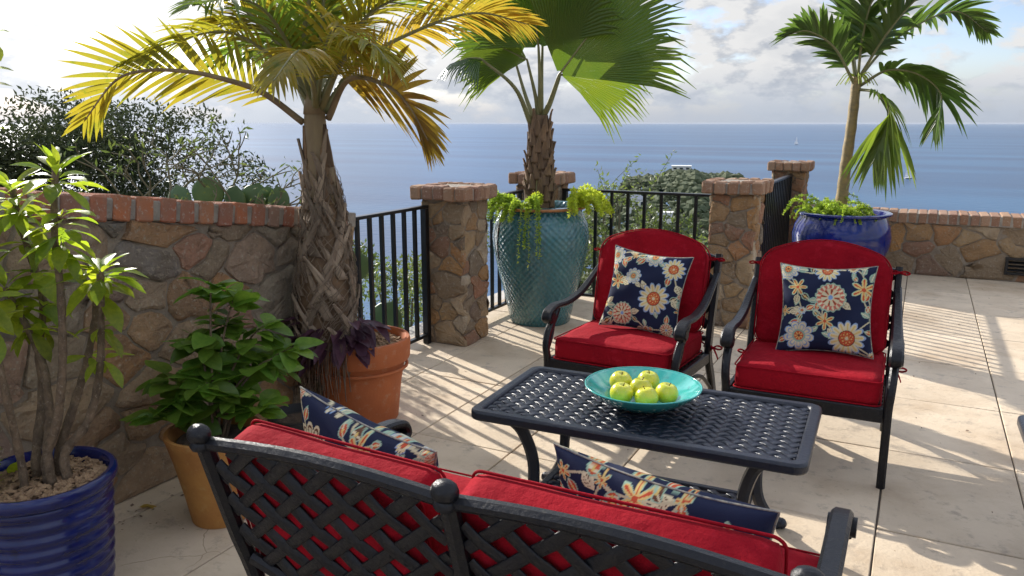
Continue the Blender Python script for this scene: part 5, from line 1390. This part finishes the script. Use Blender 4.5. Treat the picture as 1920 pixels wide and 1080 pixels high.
for k, tpt in enumerate(tips):
    tx, ty, tz = tpt[0] * .85, tpt[1] * .9, tpt[2] * 1.08; C = spline([(tx * .12, ty * .12, -.02), (tx * .35, ty * .35, tz * .5 + .03), (tx * .75, ty * .75, tz * .9), (tx, ty, tz)], 16)
    mb = MB(); mb.tube(C, [.006 * (1 - .6 * i / 16) for i in range(17)], 6); mb.build('stem', 'bark_grey', lp_, smooth=True)
    for q in range(5, 17):
        for _ in range(1 if q < 11 else 2):
            a = rs.uniform(0, 6.28); e = rs.uniform(-.35, .55)
            inst('leaf', grn[rs.randrange(3)], lp_, orient((math.cos(a) * math.cos(e), math.sin(a) * math.cos(e), math.sin(e)), (rs.gauss(0, .35), rs.gauss(0, .35), 1), C[q], rs.uniform(.085, .145)))
# black nursery pot behind it
nb_ = pot('nursery_pot', 'small plain black plastic pot half hidden behind the leafy plant', (-2.42, 2.62, 0), [(.002, 0), (.10, 0), (.13, .25), (.142, .255), (.142, .285), (.132, .287), (.125, .25), (.002, .22)], 'black_plastic', .125, .24, 32)
# a fallen leaf
fl_ = inst('fallen_leaf', leaf_mesh('fallen_leaf', 'leaf_dead', 1, .5, .3, .25, .1, 6, 'oval', .2), None, orient((.8, .5, .05), (0, .1, 1), (-2.79, 2.03, .006), .075))
tag(fl_, 'curled yellow fallen leaf on the pavers at the foot of the rubble wall', 'leaf')

rs = random.Random(91); mb = MB()
for k in range(170):
    x, y = rs.uniform(-2.8, 1.4), rs.uniform(1.5, 8.8)
    if k % 3 == 0: x, y = -2.85 + abs(rs.gauss(0, .12)), rs.uniform(1.7, 3.4)
    if x < -1.4 and y > 6.3: continue
    a = rs.uniform(0, 6.28); l = rs.uniform(.006, .020); w = l * rs.uniform(.25, .5); ca, sa = math.cos(a), math.sin(a); z = .0035
    mb.add([(x, y, z), (x + ca * l * .5 - sa * w, y + sa * l * .5 + ca * w, z + .003), (x + ca * l, y + sa * l, z + rs.uniform(.001, .006)), (x + ca * l * .5 + sa * w, y + sa * l * .5 - ca * w, z + .002)], [(0, 1, 2), (0, 2, 3)])
o = mb.build('leaf_litter', 'dry_strand'); tag(o, 'scattered brown crumbs of leaf and bark on the pavers', 'litter', kind='stuff')

# ================================================================== BEYOND THE TERRACE
def bush(name, label, base, cl, n, size, m_, seed, wid=.42, cat='shrub', group=None, stems=6):
    t = thing(name, label, cat, base, 0, group)
    v, f = leaf_cloud(n, clumps(cl), size, wid, seed); inst('crown', np_mesh('crown', v, f, m_), t)
    rs = random.Random(seed); mb = MB()
    for k in range(stems):
        c = cl[rs.randrange(len(cl))]
        mb.tube(spline([(rs.uniform(-.08, .08), rs.uniform(-.08, .08), 0), (c[0] * .4 + rs.uniform(-.1, .1), c[1] * .4, c[2] * .55), (c[0], c[1], c[2] + c[5] * .3)], 10), [.035 * (1 - .75 * i / 10) for i in range(11)], 6)
    mb.build('trunk', 'twig', t, smooth=True); return t
def gz(x, y): return terrain(x, y)
# dark olive-like bush behind the wall
rs = random.Random(5); cl = []
bb = (-5.75, 4.25); zb = gz(*bb)
for k in range(70):
    u = rs.uniform(-1.7, .60); h = 1.62 - .30 * max(0, u - .2) ** 1.2 - .16 * abs(u + .1) - rs.uniform(0, 1.1) ** 1.3
    cl.append((u * .89 + rs.uniform(-.2, .2), u * .454 + rs.uniform(-.5, .5), h - zb, .34, .34, .26))
bush('dark_bush', 'dark small leaved bush rising behind the brick capped wall', (bb[0], bb[1], zb), cl, 64000, .046, 'leaf_bush', 2, .36, stems=14)
# bare branched shrub with grey forked stems
bs = thing('bare_shrub', 'nearly leafless grey green shrub with forked bare branches above the wall', 'shrub', (-3.74, 3.28, gz(-3.74, 3.28)))
rs = random.Random(9); twigs = MB(); leaves_c = []
def branch(p, d, l, r, depth):
    q = p + d * l; bend = Vector((rs.gauss(0, .08), rs.gauss(0, .08), .05)) * l
    twigs.tube(spline([p, p + d * l * .5 + bend, q], 6), [r, r * .95, r * .9, r * .86, r * .82, r * .78, r * .74], 6, False)
    if depth == 0:
        leaves_c.append(q); return
    for _ in range(rs.choice((2, 2, 3))):
        nd = (d + Vector((rs.gauss(0, .55), rs.gauss(0, .55), rs.gauss(.12, .35)))).normalized(); branch(q, nd, l * rs.uniform(.55, .9), r * .72, depth - 1)
z0 = -gz(-3.74, 3.28)
for (dx, dy, hx, hy, hz, l) in ((-.15, -.05, -.10, -.05, 1, .42), (.10, .05, .55, .28, .75, .40), (.05, .05, .25, .1, 1, .38), (-.05, 0, -.55, -.25, .9, .40), (.12, .05, .75, .35, .5, .38), (.0, .1, .1, .2, 1, .45)):
    b = Vector((dx, dy, z0 + .70)); twigs.tube(spline([(0, 0, 0), (dx * .5, dy * .5, (z0 + .7) * .6), b], 8), .018, 6, False)
    branch(b, Vector((hx, hy, hz)).normalized(), l * .80, .010, 3)
twigs.build('branches', 'twig', bs, smooth=True)
cs = [(c.x, c.y, c.z, .07, .07, .07) for c in leaves_c]
v, f = leaf_cloud(380, clumps(cs), .05, .26, 4); inst('leaves', np_mesh('leaves', v, f, 'leaf_scrub'), bs)
# prickly pears
def pricklypear(label, base, pads, seed):
    t = thing('prickly_pear', label, 'cactus', base, 0, 'prickly pears outside the terrace'); rs = random.Random(seed)
    for (x, y, z, s, az, lean) in pads:
        vs = []; fs = []; n, m_ = 14, 7
        for i in range(m_ + 1):
            tt = i / m_
            for j in range(n):
                a = 2 * math.pi * j / n; rr = math.sin(math.pi * tt) ** .6 if 0 < tt < 1 else .02
                wdt = (.36 + .12 * tt) * s
                vs.append((wdt * rr * math.cos(a), .075 * s * rr * math.sin(a), s * tt))
        for i in range(m_):
            for j in range(n): fs.append((i * n + j, i * n + (j + 1) % n, (i + 1) * n + (j + 1) % n, (i + 1) * n + j))
        mb = MB(); mb.add(vs, fs); o = mb.build('pad', 'cactus', t, smooth=True)
        o.location = (x, y, z); o.rotation_euler = (rs.uniform(-.2, .2), lean, az)
    return t
def padset(n, ex, ey, z0, z1, s, seed):
    rs = random.Random(seed); return [(rs.uniform(-ex, ex), rs.uniform(-ey, ey), rs.uniform(z0, z1), s * rs.uniform(.8, 1.25), rs.uniform(-.6, 1.2), rs.uniform(-.5, .5)) for _ in range(n)]
g1 = gz(-3.62, 3.42)
pricklypear('dark green prickly pear whose pads stand just above the wall top', (-3.62, 3.42, g1), [(-.22, -.14, 1.02 - g1, .21, .2, -.25), (-.10, -.06, 1.06 - g1, .22, .6, .1), (.02, .02, 1.04 - g1, .19, .1, .3), (.12, .06, 1.00 - g1, .24, .5, .2), (.22, .10, 1.02 - g1, .20, 1.4, 0), (.28, .14, 1.02 - g1, .20, 1.5, -.1)] + padset(9, .3, .16, .05, .9 - g1, .24, 3), 1)
g2 = gz(-3.75, 4.35)
pricklypear('prickly pear seen through the bars of the railing beside the ochre pillar', (-3.75, 4.35, g2), padset(15, .22, .5, .1, .52 - g2, .26, 6), 2)
# scrub on the slope just outside the railings
scr = [(-4.3, 5.1, .55, .75, 'mid green scrub bush outside the railing next to the ochre pillar'), (-4.4, 6.2, .30, .7, 'low scrub bush outside the railing behind the teal urn'),
       (-2.6, 7.9, .72, .85, 'grey green scrub bush outside the railing right of the fan palm'), (-1.95, 8.3, .42, .7, 'pale scrub bush outside the railing before the headland'),
       (-3.7, 8.1, .50, .7, 'scrub bush outside the corner pillar of the railing'), (-1.75, 7.55, .25, .5, 'low grass green scrub under the railing near the tall pillar'), (-4.6, 4.3, .15, .7, 'scrub bush below the prickly pear outside the railing')]
for k, (x, y, top, r, lab) in enumerate(scr):
    zb = gz(x, y); rs = random.Random(40 + k); cl = []
    for q in range(16): cl.append((rs.uniform(-r, r) * .7, rs.uniform(-r, r) * .7, top - zb - rs.uniform(0, 1) ** 1.5 * 1.0 - .12, .20, .20, .17))
    bush('scrub_bush', lab, (x, y, zb), cl, 3200, .052, 'leaf_scrub', 50 + k, .4, group='scrub outside the railing', stems=7)
tw = thing('twiggy_shrub', 'thin twiggy shrub with sparse leaves sticking up above the railing', 'shrub', (-2.85, 8.0, gz(-2.85, 8.0)))
rs = random.Random(31); mb = MB(); cs = []; zz0 = -gz(-2.85, 8.0)
for k in range(13):
    a = rs.uniform(-.9, .9); l = rs.uniform(.3, .75); b = Vector((rs.uniform(-.3, .3), rs.uniform(-.2, .2), zz0 + .6))
    q = b + Vector((math.sin(a) * l * .8 + .1, math.sin(a) * l * .35, l * math.cos(a)))
    C = spline([(0, 0, 0), (b.x * .6, b.y * .6, b.z * .6), b, (b + q) / 2 + Vector((-.04, 0, .03)), q], 16); mb.tube(C, [.008 * (1 - .8 * i / 16) for i in range(17)], 5, False)
    for i in range(10, 17): cs.append((*C[i], .05, .05, .05))
mb.build('branches', 'twig', tw); v, f = leaf_cloud(420, clumps(cs), .06, .32, 8); inst('leaves', np_mesh('leaves', v, f, 'leaf_scrub'), tw)

# ---- scrub cover of the headland
rs = random.Random(3); mb = MB()
ico = [(0, 0, 1), (.89, 0, .45), (.28, .85, .45), (-.72, .53, .45), (-.72, -.53, .45), (.28, -.85, .45), (.72, .53, -.45), (-.28, .85, -.45), (-.89, 0, -.45), (-.28, -.85, -.45), (.72, -.53, -.45)]
icf = [(0, 1, 2), (0, 2, 3), (0, 3, 4), (0, 4, 5), (0, 5, 1), (1, 6, 2), (2, 7, 3), (3, 8, 4), (4, 9, 5), (5, 10, 1), (6, 7, 2), (7, 8, 3), (8, 9, 4), (9, 10, 5), (10, 6, 1)]
for k in range(12000):
    r_ = rs.uniform(30, 430); c_ = rs.gauss(3, 28); x, y = r_ * RD.x + c_ * RD.y, r_ * RD.y - c_ * RD.x
    z = terrain(x, y)
    if z < SEA_Z + 1 or y < 14: continue
    s_ = rs.choice((.7, .9, 1.2, 1.6, 2.3)) * rs.uniform(.8, 1.2) * (.45 + .55 * min(1, r_ / 200))
    mb.add([(x + p[0] * s_ * rs.uniform(.7, 1.3), y + p[1] * s_ * rs.uniform(.7, 1.3), z + p[2] * s_ * rs.uniform(.5, 1.0)) for p in ico], icf)
o = mb.build('headland_scrub', 'scrub_far', None); tag(o, 'dense dark green scrub covering the headland below the terrace', 'scrub', kind='stuff')
# ---- houses on the headland
def house(label, r_, c_, w, d, h, rz, dz=0.0, flat=False):
    x, y = r_ * RD.x + c_ * RD.y, r_ * RD.y - c_ * RD.x
    t = thing('house', label, 'house', (x, y, terrain(x, y) + dz), rz, 'white houses on the headland')
    mb = MB(); mb.box(-w / 2, w / 2, -d / 2, d / 2, -3, h); mb.build('wall', 'house_white', t)
    mb = MB()
    if flat: mb.box(-w / 2 - .3, w / 2 + .3, -d / 2 - .3, d / 2 + .3, h + .01, h + .35)
    else:
        e = .4; mb.add([(-w / 2 - e, -d / 2 - e, h + .02), (w / 2 + e, -d / 2 - e, h + .02), (w / 2 + e, d / 2 + e, h + .02), (-w / 2 - e, d / 2 + e, h + .02), (-w * .22, 0, h + 1.6), (w * .22, 0, h + 1.6)], [(0, 1, 5, 4), (1, 2, 5), (2, 3, 4, 5), (3, 0, 4), (3, 2, 1, 0)])
    mb.build('roof', 'house_white' if flat else 'house_roof', t)
    for q in range(3):
        xx = -w / 2 + w * (q + .5) / 3; wn = MB(); wn.box(xx - w * .09, xx + w * .09, -d / 2 - .04, -d / 2 + .02, h * .30, h * .75); wn.build('window', 'house_glass', t)
house('white house with grey hipped roof on the seaward slope of the headland', 300, -15.5, 6.5, 5, 3.2, R(20), .6)
house('white flat roofed house among the scrub midway up the headland', 285, -4.5, 5.0, 4, 2.6, R(10), .8, True)
house('white roofed house at the very top of the headland', 335, 0.5, 7.5, 5, 1.6, R(15), .6, True)
# ---- boats
def boat(label, x, y, L, Hm):
    t = thing('sailing_boat', label, 'boat', (x, y, SEA_Z), R(60), 'boats on the sea')
    mb = MB(); sec = [(-L / 2, .75), (-L / 4, 1.0), (0, 1.0), (L / 4, .8), (L / 2, .05)]; vs = []
    for (xx, k) in sec: vs += [(xx, -k * L * .14, L * .10), (xx, 0, -L * .03), (xx, k * L * .14, L * .10)]
    fs = []
    for i in range(4): a = i * 3; fs += [(a, a + 1, a + 4, a + 3), (a + 1, a + 2, a + 5, a + 4), (a + 2, a, a + 3, a + 5)]
    fs += [(0, 2, 1)]; mb.add(vs, fs); mb.build('hull', 'house_white', t)
    mb = MB(); mb.tube([(0, 0, L * .08), (0, 0, Hm)], L * .008, 6); mb.build('mast', 'sail', t)
    def sail(p, q, r_): return MB().add([(*p,), (*q,), (*r_,), (p[0], p[1] + .12, p[2]), (q[0], q[1] + .12, q[2]), (r_[0], r_[1] + .12, r_[2])], [(0, 1, 2), (5, 4, 3), (0, 3, 4, 1), (1, 4, 5, 2), (2, 5, 3, 0)])
    sail((-.02 * L, 0, L * .18), (-L * .46, .06 * L, L * .2), (-.01 * L, 0, Hm * .98)).build('mainsail', 'sail', t)
    sail((.03 * L, 0, L * .16), (L * .46, 0, L * .14), (.02 * L, 0, Hm * .85)).build('jib', 'sail', t)
boat('white sailing boat under sail on the open sea beyond the parapet', -18.4, 1494, 20, 26)
boat('tiny distant white sailing boat on the sea near the horizon', -487, 3635, 24, 32)

# ================================================================== sea air
mb = MB(); mb.box(-60500, 60500, -60500, 60500, SEA_Z - 4.5, 4.2)
hz = mb.build('haze', 'label_white'); tag(hz, 'thin pale sea haze over the whole view', 'haze', kind='stuff')
HM = bpy.data.materials.new('sea_haze'); HM.use_nodes = True
for n_ in list(HM.node_tree.nodes):
    if n_.type == 'BSDF_PRINCIPLED': HM.node_tree.nodes.remove(n_)
hv = HM.node_tree.nodes.new('ShaderNodeVolumePrincipled')
hv.inputs['Color'].default_value = (0.62, 0.68, 0.78, 1); hv.inputs['Density'].default_value = 0.000011; hv.inputs['Anisotropy'].default_value = 0.0
HM.node_tree.links.new(hv.outputs[0], [n_ for n_ in HM.node_tree.nodes if n_.type == 'OUTPUT_MATERIAL'][0].inputs['Volume'])
hz.data.materials[0] = HM
